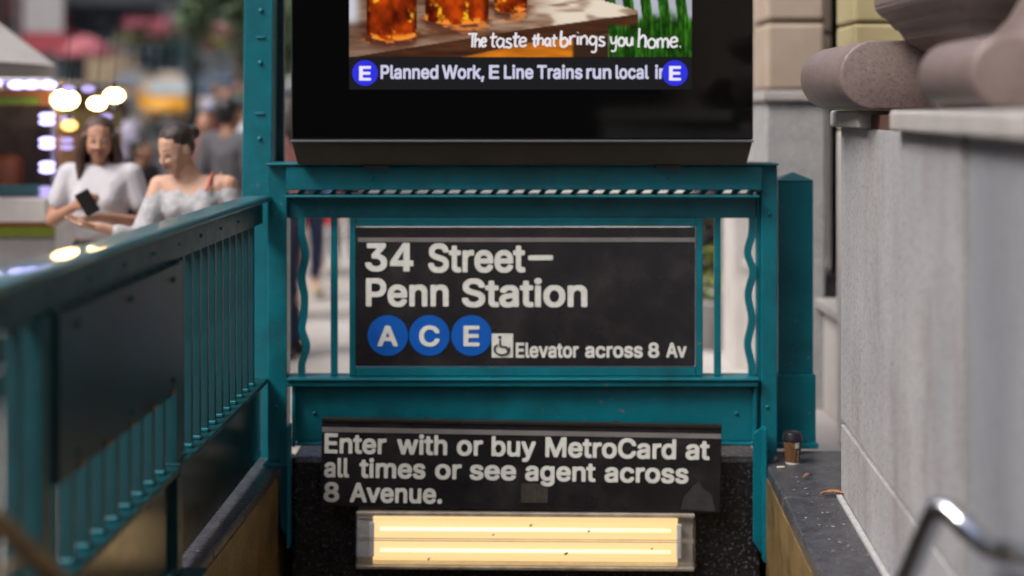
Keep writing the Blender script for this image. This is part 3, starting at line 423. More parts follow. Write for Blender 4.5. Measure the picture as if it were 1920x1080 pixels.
link('wheelchair_symbol', finish(bm, 'wheelchair_symbol'), M['sign_black'], ic)

# ================================================================ LOWER SIGN
YL = 5.83; s = FPX/YL
ls = thing('entry_notice_sign', 'long black sign reading Enter with or buy MetroCard, hung just above the lit fixture', 'sign', (FX(977, YL), YL, FZ(874, YL)), ry=.0176)
box('sign_panel', (-375/s, 0, -82/s), (375/s, .02, 82/s), M['sign_black'], ls, .003)
box('top_edge', (-375/s, -.006, 78/s), (375/s, .024, 84/s), M['bronze'], ls, .001)
box('sign_stripe', (-374/s, -.0025, 58/s), (374/s, -.0005, 67/s), M['sign_grey'], ls)
def unr(px, py): return py+(977-px)*.0176
L1 = [('Enter', 608, 724), ('with', 744, 838), ('or', 856, 905), ('buy', 921, 1004), ('MetroCard', 1022, 1267), ('at', 1285, 1330)]
L2 = [('all', 608, 655), ('times', 674, 798), ('or', 816, 866), ('see', 881, 968), ('agent', 985, 1117), ('across', 1134, 1291)]
L3 = [('8', 608, 637), ('Avenue.', 657, 830)]
B1, B2, B3 = unr(608, 848), unr(608, 893), unr(608, 939)
lettering('lettering', [(t, a, b, B1, 36) for t, a, b in L1]+[(t, a, b, B2, 35) for t, a, b in L2]+[(t, a, b, B3, 35) for t, a, b in L3],
          M['sign_white'], ls, (977, 874), -.0006, YL)
box('old_sticker', ((978-977)/s, -.0012, -68/s), ((1028-977)/s, -.0004, -32/s), M['sticker'], ls)
bm = prism_bm([(x/s, z/s) for x, z in ((300, -76), (306, -52), (322, -34), (334, -22), (342, -38), (358, -46), (364, -72), (366, -78))], 'y', -.0012, -.0004)
link('paint_smear', finish(bm, 'paint_smear'), mat('grey_paint_smear', (.020, .019, .021), .8, var=.4, scale=20), ls)
for x in (-180, 180): box('bracket', (x/s-.012, .021, 60/s), (x/s+.012, .09, 80/s), M['bronze'], ls)

# ================================================================ LIGHT FIXTURE
YX = 5.82; s = FPX/YX
lf = thing('stair_light', 'long lit fluorescent fixture with clear ribbed cover below the entry notice', 'light fixture', (FX(985, YX), YX, FZ(1015, YX)), ry=.007)
hw = 316/s
box('housing', (-hw, .02, -53/s), (hw, .075, 53/s), M['fixture'], lf, .004)
box('top_trim', (-hw-.002, -.004, 46/s), (hw+.002, .0195, 53/s), M['fixture'], lf, .002)
box('bottom_trim', (-hw-.002, -.004, -54/s), (hw+.002, .0195, -48/s), M['fixture'], lf, .002)
box('diffuser', (-286/s, .008, -47/s), (286/s, .018, 44/s), M['lamp_glow'], lf, .003)
for z in (22, -18):
    t = link('lamp_tube', finish(tube_bm([(-272/s, -.004, z/s), (272/s, -.004, z/s)], .0065, 14), 'lamp_tube', True), M['tube_glow'], lf)
for sx in (-1, 1):
    box('socket', (sx*288/s-.01, -.008, -30/s), (sx*288/s+.01, .0075, 34/s), M['limestone_pale'], lf, .003)
m_bug = mat('dead_insect', (.05, .03, .01), .9)
for x_, z_, w_ in ((118, 24, 3), (76, -18, 4), (236, -8, 2.5), (-60, 16, 2.5), (-180, -30, 3), (10, 34, 3)):
    link('dead_insect', finish(prism_bm([(-w_/s, 0), (-w_*.2/s, w_*.6/s), (w_*1.1/s, w_*.9/s), (w_*.5/s, -w_*.3/s), (-w_*.4/s, -w_*.8/s)], 'y', -.0325, -.0315), 'dead_insect'), m_bug, lf, (x_/s, 0, z_/s))
# ribbed clear cover
pr = []
n = 46
for i in range(n+1):
    z = -48+96*i/n; e = 1-abs(2*i/n-1)**6
    pr.append((-.006-.026*e-(.0022 if i % 2 else 0), z/s))
bm = bmesh.new(); va = [bm.verts.new((-hw+.002, p[0], p[1])) for p in pr]; vb = [bm.verts.new((hw-.002, p[0], p[1])) for p in pr]
for i in range(n): bm.faces.new((va[i], va[i+1], vb[i+1], vb[i]))
link('clear_cover', finish(bm, 'clear_cover'), M['lens'], lf)
for sx in (-1, 1):
    bm = prism_bm([(-.006, -48/s), (-.034, -44/s), (-.034, 44/s), (-.006, 48/s)], 'x', sx*(hw-.001), sx*(hw+.002))
    link('cover_end', finish(bm, 'cover_end'), clear('cover_end_plastic', fac=.35), lf)
for z in (4, 8, -34, -37, -40):
    box('cover_rib', (-hw+.004, -.0355, z/s), (hw-.004, -.0335, (z+1.3)/s), M['fixture'], lf)

# ================================================================ INFORMATION SCREEN
YC = 5.78; s = FPX/YC
sc = thing('information_screen', 'large black digital screen with drinks advert and service message, standing on the frame top beam', 'screen', (FX(979, YC), YC, FZ(262, YC)))
hw = 434/s; H = 640/s
box('screen_case', (-hw, .004, 0), (hw, .16, H), M['black_metal'], sc, .008, 2)
box('glass_front', (-hw+.006, -.004, .006), (hw-.006, .003, H-.006), M['black_glass'], sc, .002)
box('lower_edge', (-hw, -.012, -.010), (hw, .16, -.001), M['lip_metal'], sc, .002)
bm = bmesh.new()
zb = FZ(305)-FZ(262, YC)-.002
vt = [bm.verts.new(p) for p in ((-hw+.006, -.004, -.0105), (hw-.006, -.004, -.0105), (hw-.006, .16, -.0105), (-hw+.006, .16, -.0105))]
vb = [bm.verts.new(p) for p in ((-hw+.024, .03, zb), (hw-.024, .03, zb), (hw-.024, .16, zb), (-hw+.024, .16, zb))]
bm.faces.new(vt); bm.faces.new(vb[::-1])
for i in range(4): bm.faces.new((vt[i], vt[(i+1) % 4], vb[(i+1) % 4], vb[i]))
bmesh.ops.recalc_face_normals(bm, faces=bm.faces[:])
link('mounting_skirt', finish(bm, 'mounting_skirt'), mat('skirt_metal', (.022, .017, .010), .5, var=.2), sc)
def emis(name, col, st=1.0):
    m = bpy.data.materials.new(name); m.use_nodes = True; N, L = m.node_tree.nodes, m.node_tree.links; N.clear()
    o = N.new('ShaderNodeOutputMaterial'); e = N.new('ShaderNodeEmission'); e.inputs[0].default_value = (*col, 1); e.inputs[1].default_value = st
    L.new(e.outputs[0], o.inputs[0]); return m
# the advert: a displayed picture, painted per point of a fine grid (what the screen emits)
X0, X1, Y0, Y1 = 655, 1297, -260, 107
st = 2.0
nx, ny = int((X1-X0)/st), int((Y1-Y0)/st)
gx = np.linspace(X0, X1, nx+1); gy = np.linspace(Y0, Y1, ny+1)
GX, GY = np.meshgrid(gx, gy)
rs = np.random.RandomState(5)
def nz(sx, sy, seed, oct_=3):
    out = np.zeros_like(GX); a = 1; r = np.random.RandomState(seed)
    for o_ in range(oct_):
        w_, h_ = int(900/sx)+3, int(500/sy)+3
        g = r.rand(h_, w_); fx = (GX-X0)/sx; fy = (GY-Y0)/sy
        ix = fx.astype(int); iy = fy.astype(int); tx = fx-ix; ty = fy-iy; tx = tx*tx*(3-2*tx); ty = ty*ty*(3-2*ty)
        ix = np.clip(ix, 0, w_-2); iy = np.clip(iy, 0, h_-2)
        out += a*((g[iy, ix]*(1-tx)+g[iy, ix+1]*tx)*(1-ty)+(g[iy+1, ix]*(1-tx)+g[iy+1, ix+1]*tx)*ty)
        a *= .5; sx /= 2; sy /= 2
    return out/ (2-2*.5**oct_)
def col(*c): return np.array(c, float)/255
def lerp(a, b, t): t = np.clip(t, 0, 1)[..., None]; return a*(1-t)+b*t
def smooth(a, b, x): t = np.clip((x-a)/(b-a), 0, 1); return t*t*(3-2*t)
img = lerp(col(40, 60, 30)*np.ones(GX.shape+(3,)), col(150, 160, 150), nz(80, 60, 1))
# garden on the right
gr = lerp(col(14, 42, 14)*np.ones(GX.shape+(3,)), col(62, 125, 30), nz(9, 14, 2))
blade = nz(3.5, 34, 31, 2)
gr = gr*(.45+1.1*blade[..., None])
img = lerp(img, gr, smooth(1090, 1120, GX+nz(30, 30, 9)*20))
ph = ((GX-1150-(GY*.12)) % 33)
pick = (smooth(2, 5, ph)*(1-smooth(16, 18, ph)))*(GX > 1060)*(1-smooth(35, 60, GY+nz(20, 20, 4)*30))*(GY > -170)
img = lerp(img, lerp(col(150, 152, 165)*np.ones(GX.shape+(3,)), col(205, 205, 215), nz(50, 60, 3)), pick)
# table top and its front edge
et = 30+(985-GX)*-.02+0*GX
top_y = -30+0*GX
edge1 = 57-(GX-1000)*.15                      # lower edge of table top, right part
table = (GX < 1197)*(GY > -35+(GX > 1000)*(GX-1000)*.28)*1.0
wood = lerp(col(95, 60, 42)*np.ones(GX.shape+(3,)), col(215, 190, 165), nz(90, 14, 6)*1.5-.25)
wood = lerp(wood, col(235, 220, 200), smooth(960, 1060, GX)*smooth(.35, .6, nz(60, 20, 7)))
wood = lerp(wood, col(70, 38, 24), (1-smooth(650, 980, GX+nz(60, 30, 8)*80))*.55)
img = lerp(img, wood, table)
edge_top = np.where(GX > 985, 54-(GX-985)*.135, 54+(985-GX)*.16)
edge_bot = np.where(GX > 985, 66-(GX-985)*.11, 66+(985-GX)*.22)
edw = smooth(0, 2, GY-edge_top)*(GX < 1197)
img = lerp(img, lerp(col(48, 28, 20)*np.ones(GX.shape+(3,)), col(95, 58, 38), nz(60, 8, 10)), edw*(1-smooth(0, 3, GY-edge_bot-14)))
und = smooth(0, 3, GY-edge_bot-14)*(GX < 1140)
orange = lerp(col(120, 62, 18)*np.ones(GX.shape+(3,)), col(225, 130, 30), nz(70, 9, 11)*1.3)
orange = lerp(orange, col(58, 40, 30), smooth(1070, 1078, GX))
img = lerp(img, orange, und)
g2 = smooth(1138, 1143, GX)*smooth(48, 58, GY+nz(18, 18, 14)*14)
img = lerp(img, gr*.95, g2)
# three tumblers of iced tea
for (xa, xb, yb, sd_) in ((686, 783, 77, 21), (796, 918, 47, 22), (925, 990, 25, 23)):
    cx_ = (xa+xb)/2; hw_ = (xb-xa)/2
    ex = np.clip(1-((GX-cx_)/hw_)**2, 0, 1); bott = yb-14+14*np.sqrt(ex)
    ins = smooth(0, 3, GX-xa)*smooth(0, 3, xb-GX)*(1-smooth(-1.5, 1.5, GY-bott))*(GY > -190)
    t = nz(22, 26, sd_)
    tea = lerp(col(60, 12, 6)*np.ones(GX.shape+(3,)), col(200, 70, 14), t*1.5-.15)
    tea = lerp(tea, col(250, 190, 40), smooth(.62, .8, nz(17, 20, sd_+10)))
    tea = lerp(tea, col(40, 8, 6), smooth(.72, .98, np.abs(GX-cx_)/hw_)*.7)
    tea = lerp(tea, col(250, 150, 50), smooth(-16, -5, GY-bott)*smooth(.4, .6, nz(12, 8, sd_+20)))
    img = lerp(img, tea, ins)
    sh = smooth(-6, 0, GY-bott)*(1-smooth(2, 26, GY-bott))*smooth(-20, 8, GX-xa)*(1-smooth(-10, 22, GX-xb))
    img = lerp(img, lerp(col(70, 25, 15)*np.ones(GX.shape+(3,)), col(240, 120, 40), smooth(.45, .7, nz(18, 7, sd_+30))), sh*.75*(1-ins))
img = lerp(img, col(215, 218, 232), (1-smooth(660, 684, GX))*(1-smooth(30, 60, GY))*.9)
lin = np.where(img <= .04045, img/12.92, ((img+.055)/1.055)**2.4)*0.46
me = bpy.data.meshes.new('advert_picture')
vs = np.zeros(((nx+1)*(ny+1), 3)); vs[:, 0] = ((GX-979)/s).ravel(); vs[:, 2] = ((262-GY)/s).ravel(); vs[:, 1] = -.0055
ii = (np.arange(ny)[:, None]*(nx+1)+np.arange(nx)[None]).ravel()
fs = np.stack([ii, ii+nx+1, ii+nx+2, ii+1], 1)
me.from_pydata(vs.tolist(), [], fs.tolist())
ca = me.color_attributes.new('picture', 'FLOAT_COLOR', 'POINT')
ca.data.foreach_set('color', np.concatenate([lin.reshape(-1, 3), np.ones((lin.shape[0]*lin.shape[1], 1))], 1).ravel())
pm = bpy.data.materials.new('lit_picture'); pm.use_nodes = True; N, L = pm.node_tree.nodes, pm.node_tree.links; N.clear()
o_ = N.new('ShaderNodeOutputMaterial'); e_ = N.new('ShaderNodeEmission'); a_ = N.new('ShaderNodeAttribute'); a_.attribute_name = 'picture'
L.new(a_.outputs['Color'], e_.inputs[0]); L.new(e_.outputs[0], o_.inputs[0])
ad = link('advert_picture', me, pm, sc)
def sx_(px): return (px-979)/s
def sz_(py): return (262-py)/s
mb = box('message_bar', (sx_(655), -.0056, sz_(168)), (sx_(1297), -.0046, sz_(107.5)), emis('message_bar_glow', (.007, .007, .008)), sc)
wt = emis('message_letters', (.30, .30, .39))
lt = lettering('message_lettering', [('Planned', 714, 822, 147, 25), ('Work,', 829, 908, 147, 25), ('E', 917, 936, 147, 25), ('Line', 945, 1000, 147, 25),
     ('Trains', 1007, 1092, 147, 25), ('run', 1099, 1146, 147, 25), ('local', 1154, 1216, 147, 25), ('in', 1228, 1250, 147, 25)], wt, sc, (979, 262), -.0062, YC)
for c in (685, 1265):
    d = link('route_disc', finish(disc_bm(sx_(c), -.0080, sz_(137), 24/s), 'route_disc'), emis('route_disc_glow', (.016, .018, .36)), sc)
    link('letter', finish(word_bm('E', 22/s, 26/s), 'letter'), emis('route_letter_glow', (.42, .40, .56)), d, (sx_(c-11), -.0105, sz_(150)))
# handwritten slogan: drawn as brush strokes
HW = {'T': [[(0, 1), (.75, 1)], [(.38, 1), (.33, 0)]],
      'h': [[(.05, 1), (0, 0)], [(.02, .4), (.25, .62), (.4, .45), (.38, 0)]],
      'e': [[(.02, .3), (.38, .38), (.3, .6), (.1, .55), (0, .25), (.15, 0), (.42, .1)]],
      't': [[(.2, .95), (.14, .1), (.3, 0)], [(0, .62), (.42, .66)]],
      'a': [[(.4, .55), (.15, .6), (0, .3), (.15, 0), (.36, .2), (.42, .55), (.4, .05), (.5, 0)]],
      's': [[(.35, .56), (.12, .6), (.08, .4), (.34, .2), (.25, 0), (0, .05)]],
      'b': [[(.05, 1.05), (.02, .05), (.3, 0), (.42, .3), (.25, .55), (.03, .42)]],
      'r': [[(.03, .6), (.03, 0)], [(.04, .4), (.2, .6), (.36, .58)]],
      'i': [[(.05, .58), (.05, 0)], [(.05, .82), (.07, .85)]],
      'n': [[(.02, .6), (.02, 0)], [(.03, .42), (.24, .62), (.38, .42), (.38, 0)]],
      'g': [[(.38, .52), (.14, .6), (0, .3), (.15, .04), (.36, .2), (.4, .55), (.36, -.4), (.1, -.45)]],
      'y': [[(.02, .58), (.1, .12), (.34, .2), (.4, .58), (.34, -.35), (.05, -.42)]],
      'o': [[(.22, .6), (.02, .4), (.08, .05), (.34, .05), (.42, .4), (.22, .6)]],
      'u': [[(.02, .58), (.06, .1), (.3, .06), (.4, .56), (.4, 0)]],
      'm': [[(.02, .58), (.02, 0)], [(.03, .45), (.2, .6), (.3, .42), (.3, 0)], [(.31, .42), (.48, .6), (.6, .42), (.6, 0)]],
      '.': [[(.03, .03), (.07, .04)]]}
WD = {'T': .55, 'i': .2, 'm': .72, '.': .15, 'r': .42, 't': .4, 's': .42}
bm = bmesh.new(); hr = random.Random(4)
for word, a, b, base_, hgt in (('The', 878, 916, 88, 25), ('taste', 919, 994, 88, 27), ('that', 998, 1047, 86, 22), ('brings', 1051, 1140, 85, 27), ('you', 1144, 1191, 85, 27), ('home.', 1197, 1283, 89, 36)):
    tot = sum(WD.get(ch, .52) for ch in word); x = 0
    for ch in word:
        jy = hr.uniform(-.05, .05)
        for stroke in HW[ch]:
            hh = hgt*(.82 if word == 'home.' and ch != 'h' else 1)
            pp = [Vector((sx_(a+(x+u)/tot*(b-a)*.95), -.0085, sz_(base_)+(v+jy)*hh/s)) for u, v in stroke]
            pp = bezier(pp, 5) if len(pp) > 2 else pp
            join_bm(bm, tube_bm(pp, 2.1/s*hr.uniform(.85, 1.15), 6))
        x += WD.get(ch, .52)
for v in bm.verts: v.co.y = -.0075+(v.co.y+.0085)*.25
link('slogan_lettering', finish(bm, 'slogan_lettering'), emis('slogan_glow', (.40, .38, .40)), sc)
for x_ in (-.6, .6): box('mounting_leg', (x_-.05, .05, zb-.02), (x_+.05, .12, zb-.003), M['black_metal'], sc)

# ================================================================ RIGHT GREEN POST and LEFT TALL POST
gp = thing('square_bollard_post', 'square teal post with pyramid cap and wider foot behind the takeaway cup', 'post', (0, 0, 0))
yp = 6.05
def pbox(name, a, b, c, d, y0, y1, m=T, bev=.004): return box(name, (FX(a, y0), y0, FZ(d, y0)), (FX(b, y0), y1, FZ(c, y0)), m, gp, bev, 2)
pbox('shaft', 1459, 1525, 339, 706, yp, yp+.13)
pbox('foot_box', 1453, 1530, 703, 832, yp-.02, yp+.155)
pbox('base_plate', 1448, 1535, 832, 842, yp-.04, yp+.17)
bm = bmesh.new(); x0, x1, zt = FX(1457, yp), FX(1527, yp), FZ(338.5, yp)
vv = [bm.verts.new(p) for p in ((x0, yp-.005, zt), (x1, yp-.005, zt), (x1, yp+.135, zt), (x0, yp+.135, zt))]; ap = bm.verts.new(((x0+x1)/2, yp+.065, zt+.034))
bm.faces.new(vv[::-1])
for i in range(4): bm.faces.new((vv[i], vv[(i+1) % 4], ap))
bmesh.ops.recalc_face_normals(bm, faces=bm.faces[:])
link('pyramid_cap', finish(bm, 'pyramid_cap'), T, gp)
for a, b in ((1462, 836), (1524, 836)):
    bm = lathe_bm([(.012, 0), (.012, .008), (.006, .014)], 6); link('bolt', finish(bm, 'bolt'), T, gp, (FX(a, yp), yp-.025, FZ(832, yp)))

tp = thing('tall_lamp_post', 'tall teal square post with rivets rising behind the left railing beside the screen', 'post', (0, 0, 0))
yt = 6.02
bm = prism_bm([(FX(447, yt), 0.0), (FX(505, yt), 0.0), (FX(521, yt), 4.2), (FX(468, yt), 4.2)], 'y', yt, yt+.13, .006)
link('shaft', finish(bm, 'shaft'), T, tp)
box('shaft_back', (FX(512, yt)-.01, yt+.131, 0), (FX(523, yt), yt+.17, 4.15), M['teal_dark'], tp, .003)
box('base_plate', (FX(435, yt), yt-.04, .0), (FX(520, yt), yt+.2, .025), T, tp, .004)
for r in (70, 118, 213, 260, 20):
    bm = box_bm((-.020, -.007, -.005), (.020, 0, .005), .003, 2) if r in (70, 213) else lathe_bm([(.011, 0), (.009, .006), (.004, .009)], 10)
    o = link('rivet', finish(bm, 'rivet'), T, tp, (FX(486+ (360-r)*.01, yt), yt-.0005, FZ(r, yt)), (0, 0, 0) if r in (70, 213) else (math.pi/2, 0, 0))
bm = bmesh.new(); bmesh.ops.create_uvsphere(bm, u_segments=24, v_segments=14, radius=.2)
link('globe', finish(bm, 'globe', True), M['limestone_pale'], tp, (FX(495, yt), yt+.065, 4.4))

# ================================================================ LEFT STAIR RAILING
lr = thing('stair_railing', 'teal steel railing with square balusters running along the left side of the stair', 'railing', (RX, YF-.03, 0), rz=-RYAW)
ZT, ZB = FZ(366), FZ(706)
LEN = 5.6
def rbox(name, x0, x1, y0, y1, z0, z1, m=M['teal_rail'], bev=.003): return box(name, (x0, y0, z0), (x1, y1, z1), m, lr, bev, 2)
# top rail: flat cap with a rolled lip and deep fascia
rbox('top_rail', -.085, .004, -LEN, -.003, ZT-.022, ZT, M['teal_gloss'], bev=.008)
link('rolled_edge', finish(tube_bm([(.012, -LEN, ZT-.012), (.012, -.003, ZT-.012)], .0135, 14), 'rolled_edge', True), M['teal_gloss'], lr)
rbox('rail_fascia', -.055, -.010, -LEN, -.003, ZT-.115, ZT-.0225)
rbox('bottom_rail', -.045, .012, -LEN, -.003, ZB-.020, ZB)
for ya_, yb_ in ((-1.40, -.003), (-2.62, -1.475), (-3.84, -2.695), (-5.06, -3.915)):
    rbox('kick_plate', -.028, -.018, ya_, yb_, KT+.035, ZB-.021, M['kick'])
posts = [-1.44, -2.66, -3.88, -5.1]
for y in posts:
    rbox('post', -.062, .004, y-.033, y+.033, KT+.013, ZT-.116)
    rbox('base_plate', -.10, .075, y-.075, y+.075, KT+.001, KT+.013)
    rbox('post_collar', -.066, .0145, y-.04, y+.04, ZB-.03, ZB+.012)
bme = finish(box_bm((-.017, -.011, ZB+.0005), (.017, .011, ZT-.1155), .0015), 'baluster')
clip_me = finish(box_bm((-.023, -.019, ZB+.0005), (.0205, .019, ZB+.014), .003), 'baluster_shoe')
ys = []
spans = [(-.06, posts[0])]+[(a, b) for a, b in zip(posts, posts[1:])]
for a, b in spans:
    n = int(round((a-b)/.118))
    for k in range(1, n):
        y = a+(b-a)*k/n
        bl = link('baluster', bme, M['teal_rail'], lr, (-.030, y, 0)); link('shoe', clip_me, T, bl, (0, 0, 0))
# solid dark board fixed between two posts
bp_ = prism_bm([(posts[0]-.04, ZT-.118), (posts[1]+.04, ZT-.118), (posts[1]+.04, ZB+.245), (posts[0]-.04, ZB+.245)], 'x', .0, .018, .002)
link('dark_board', finish(bp_, 'dark_board'), mat('dark_board_paint', (.001, .022, .031), .38, var=.4, scale=3, spec=.3, dirt=(.008, .016, .018), dscale=4, damt=.5), lr)
for k in range(5):
    y = posts[0]-.15-k*.22
    rbox('board_clip', .0185, .026, y-.02, y+.02, ZB+.25, ZB+.262, mat('clip_brass', (.2, .11, .03), .5, .5) if k == 0 else bpy.data.materials['clip_brass'])
for dy_ in (.1, .55, 1.0):
    for zz_ in (ZT-.16, ZB+.29):
        link('bolt', finish(lathe_bm([(.009, 0), (.009, .004), (.004, .007)], 8), 'bolt'), M['teal_rail'], lr, (.0185, posts[0]-.04-dy_, zz_), (0, math.pi/2, 0))
for k in range(12):
    y = -.5-.3*k
    bm = lathe_bm([(.006, 0), (.005, .004), (.002, .006)], 8)
    link('rivet', finish(bm, 'rivet'), T, lr, (-.0095, y, ZT-.07), (0, math.pi/2, 0))

# ================================================================ HANDRAILS
def handrail(name, label, pts, r, m, n=8, brackets=()):
    t = thing(name, label, 'handrail')
    path = bezier(pts, n)
    link('tube', finish(tube_bm(path, r, 20), 'tube', True), m, t)
    for a, b in brackets: link('bracket', finish(tube_bm([a, b], .009, 10), 'bracket', True), m, t)
    return t
A = P(1668, 1150, 2.62); B = P(1755, 962, 2.62)
handrail('bent_handrail', 'bent stainless steel handrail in the lower right corner in front of the granite wall',
         [P(1560, 1420, 3.25), P(1640, 1230, 3.22), P(1700, 1085, 3.18), P(1742, 985, 3.14), P(1758, 957, 3.12), P(1778, 958, 3.10), P(1812, 990, 3.06), P(1852, 1024, 2.98), P(1885, 1034, 2.88), P(1930, 1042, 2.76), P(2040, 1078, 2.3)],
         .0245, M['steel'], 6, [(P(1640, 1230, 3.22), P(1640, 1230, 3.22)+Vector((.30, 0, 0)))])
handrail('wall_handrail', 'worn brass coloured handrail sloping down in the lower left corner below the railing',
         [P(-160, 830, 2.5), P(-20, 962, 2.55), P(60, 1040, 2.6), P(150, 1125, 2.7), P(400, 1375, 3.0)], .0195, mat('worn_brass_rail', (.20, .135, .07), .42, .6, var=.3, scale=12), 6,
         [(P(60, 1040, 2.6), P(60, 1060, 2.6)+Vector((-.12, 0, -.05)))])

# ================================================================ GRANITE WALL ON THE RIGHT
gw = thing('granite_wall', 'high grey granite wall with pale coping rising on the right side of the stair', 'wall', (WX0, WY0, 0), rz=-WYAW)
def ly(Y): return (Y-WY0)/math.cos(WYAW)
def wblock(x0, y0, y1, z0, z1, m, bev=.006): return box('granite_block', (x0, y0, z0), (.62, y1, z1), m, gw, bev, 2)
zc1 = FZ(790, WY0)            # first course joint
ztop = FZ(238, WY0)
ya = ly(3.51)
cols = [(0, ya+.02), (ya-.02, -4.2), (-4.212, -6.4)]
for i, (a, b) in enumerate(cols):
    m = M['granite_grey'] if i == 0 else M['granite_cool']
    wblock(0.004 if i == 0 else .012, b, a, -.2, zc1-.010, m, .003)
    wblock(0.004 if i == 0 else .010, b, a, zc1+.010, ztop-.002, m, .003)
box('mortar', (.02, -6.4, -.2), (.60, -.01, ztop-.004), mat('dark_mortar', (.035, .033, .032), .9), gw)
for a, b, in ((0.02, ly(4.80)), (ly(4.25), ly(2.9)), (ly(2.895), ly(1.2)), (ly(1.195), -6.4)):
    box('coping_stone', (-.035, b, ztop), (.66, a, 1.600), M['coping'], gw, .012, 3)
box('rusty_gap', (.01, ly(4.25)+.002, ztop), (.60, ly(4.80)-.002, 1.585), M['rust'], gw)
# ================================================================ BROWN GRANITE PEDESTAL
pd = thing('carved_pedestal', 'polished brown granite pedestal with two rounded scroll feet resting on the wall coping', 'pedestal', (0, 0, 0))
def arc(cx, cz, r, a0, a1, n=14): return [(cx+r*math.cos(math.radians(a0+(a1-a0)*i/n)), cz+r*math.sin(math.radians(a0+(a1-a0)*i/n))) for i in range(n+1)]
r1 = .113; cx1 = 1.065+r1
bm = prism_bm(arc(cx1, 1.602+r1, r1, 270, 90)+[(1.75, 1.602+2*r1), (1.75, 1.602)], 'y', 4.62, 5.26, .008)
link('scroll_foot', finish(bm, 'scroll_foot', True), M['brownstone'], pd)
r2 = .088; cx2 = 1.065+r2
bm = prism_bm(arc(cx2, 1.602+r2, r2, 270, 75, 16)+[(1.20, 1.775), (1.26, 1.80), (1.30, 1.84), (1.335, 1.90), (1.36, 2.0), (1.9, 2.0), (1.9, 1.602)], 'y', 3.30, 3.74, .014)
link('scroll_foot', finish(bm, 'scroll_foot', True), M['brownstone'], pd)
prof = [(1.27, 1.602), (1.27, 1.76), (1.24, 1.785), (1.195, 1.81), (1.17, 1.83), (1.165, 1.85), (1.14, 1.862), (1.13, 1.885), (1.10, 1.905), (1.085, 1.93), (1.085, 1.97), (1.12, 1.985), (1.16, 2.0), (1.20, 2.05), (1.22, 2.4), (1.22, 2.9)]
bm = bmesh.new(); rings = []
for x, z in [(x_+.085, z_) for x_, z_ in prof]:
    d = x-1.17
    rings.append([bm.verts.new(p) for p in ((x, 3.82+d, z), (2.35-d, 3.82+d, z), (2.35-d, 4.60-d*.3, z), (x, 4.60-d*.3, z))])
for a, b in zip(rings, rings[1:]):
    for k in range(4): bm.faces.new((a[k], a[(k+1) % 4], b[(k+1) % 4], b[k]))
bm.faces.new(rings[0][::-1]); bm.faces.new(rings[-1]); bmesh.ops.recalc_face_normals(bm, faces=bm.faces[:])
bmesh.ops.bevel(bm, geom=[e for e in bm.edges if e.calc_face_angle(0) > .25], offset=.006, segments=2, affect='EDGES')
link('pedestal_body', finish(bm, 'pedestal_body'), M['brownstone'], pd)

# ================================================================ BUILDING BEHIND THE WALL
bd = thing('stone_building', 'stone building with beige pilasters, speckled granite bases and tall dark windows along the sidewalk', 'building', (0, 0, 0))
def sblock(name, x0, x1, y0, y1, z0, z1, m, bev=.012): return box(name, (x0, y0, z0), (x1, y1, z1), m, bd, bev, 2)
s76 = FPX/7.6
zl0, zl1 = 1.6+(207-190)/s76, 1.6+(207-170)/s76
j1 = 1.6+(207-40)/s76
def pilaster(x0, x1, y0, y1, lo):
    sblock('granite_base', x0, x1, y0, y1, 0, zl0-.001, lo, .008)
    sblock('ledge', x0-.025, x1+.0, y0-.03, y1, zl0, zl1, M['coping'], .01)
    z = zl1+.001; h = j1-zl1
    while z < 7.5:
        sblock('stone_block', x0, x1, y0, y1, z+.004, z+h-.012, M['limestone'], .02)
        z += h; h = .45
    sblock('joint_core', x0+.025, x1-.0, y0+.025, y1, zl1, z-.02, mat('joint_mortar', (.22, .17, .13), .9) if 'joint_mortar' not in bpy.data.materials else bpy.data.materials['joint_mortar'], 0)  # mortar core set back in the joints, darker than the blocks
pilaster(1.36, 1.672, 7.6, 8.02, M['granite_speck'])
pilaster(1.375, 1.72, 8.85, 9.3, M['limestone_pale'])
for k in range(7): pilaster(1.40, 1.75, 11.0+k*2.2, 11.45+k*2.2, M['limestone_pale'])
# light stone plinth between first and second pilaster, with window over
for y0, y1 in ((8.03, 8.84), (9.31, 10.99)):
    sblock('plinth_block', 1.45, 1.86, y0, y1, 0, .62, M['limestone_pale'])
    sblock('sill', 1.42, 1.86, y0, y1, .622, .68, M['coping'])
    sblock('window_pane', 1.80, 1.82, y0, y1, .682, 4.0, M['window_dark'], 0)
for k in range(6):
    y0, y1 = 11.46+k*2.2, 13.19+k*2.2
    sblock('plinth_block', 1.5, 1.86, y0, y1, 0, .9, M['limestone_pale'])
    sblock('window_pane', 1.80, 1.82, y0, y1, .902, 4.0, M['window_dark'], 0)
# near bay with the tall dark window and sloping sill seen beside the granite wall
sblock('plinth_block', 1.66, 1.95, 6.87, 7.595, 0, .545, M['limestone_pale'])
sblock('sill', 1.615, 1.95, 6.87, 7.595, .547, .60, M['coping'], .01)
sblock('window_pane', 1.80, 1.82, 6.87, 7.595, .602, 5.0, M['window_dark'], 0)
for y0 in (6.87, 7.54): sblock('window_frame', 1.74, 1.799, y0, y0+.05, .602, 5.0, M['bronze'], .004)
sblock('window_frame', 1.74, 1.799, 6.921, 7.539, .602, .66, M['bronze'], .004)
sblock('corner_pier', 1.565, 3.2, 6.5, 6.865, 0, 1.5, M['limestone_pale'])
z = 1.502; h = 1.6+165/ (FPX/6.5)-1.5
while z < 7.4:
    sblock('stone_block', 1.565, 3.2, 6.5, 6.865, z, z+h-.008, M['limestone_yellow'], .015); z += h; h = .45
bmat = mat('upper_stone', (.33, .28, .23), .85, var=.12, scale=1.0, bump=.2, bscale=30)
sblock('upper_wall', 1.66, 14, 6.88, 40, 7.5, 34, bmat, 0)
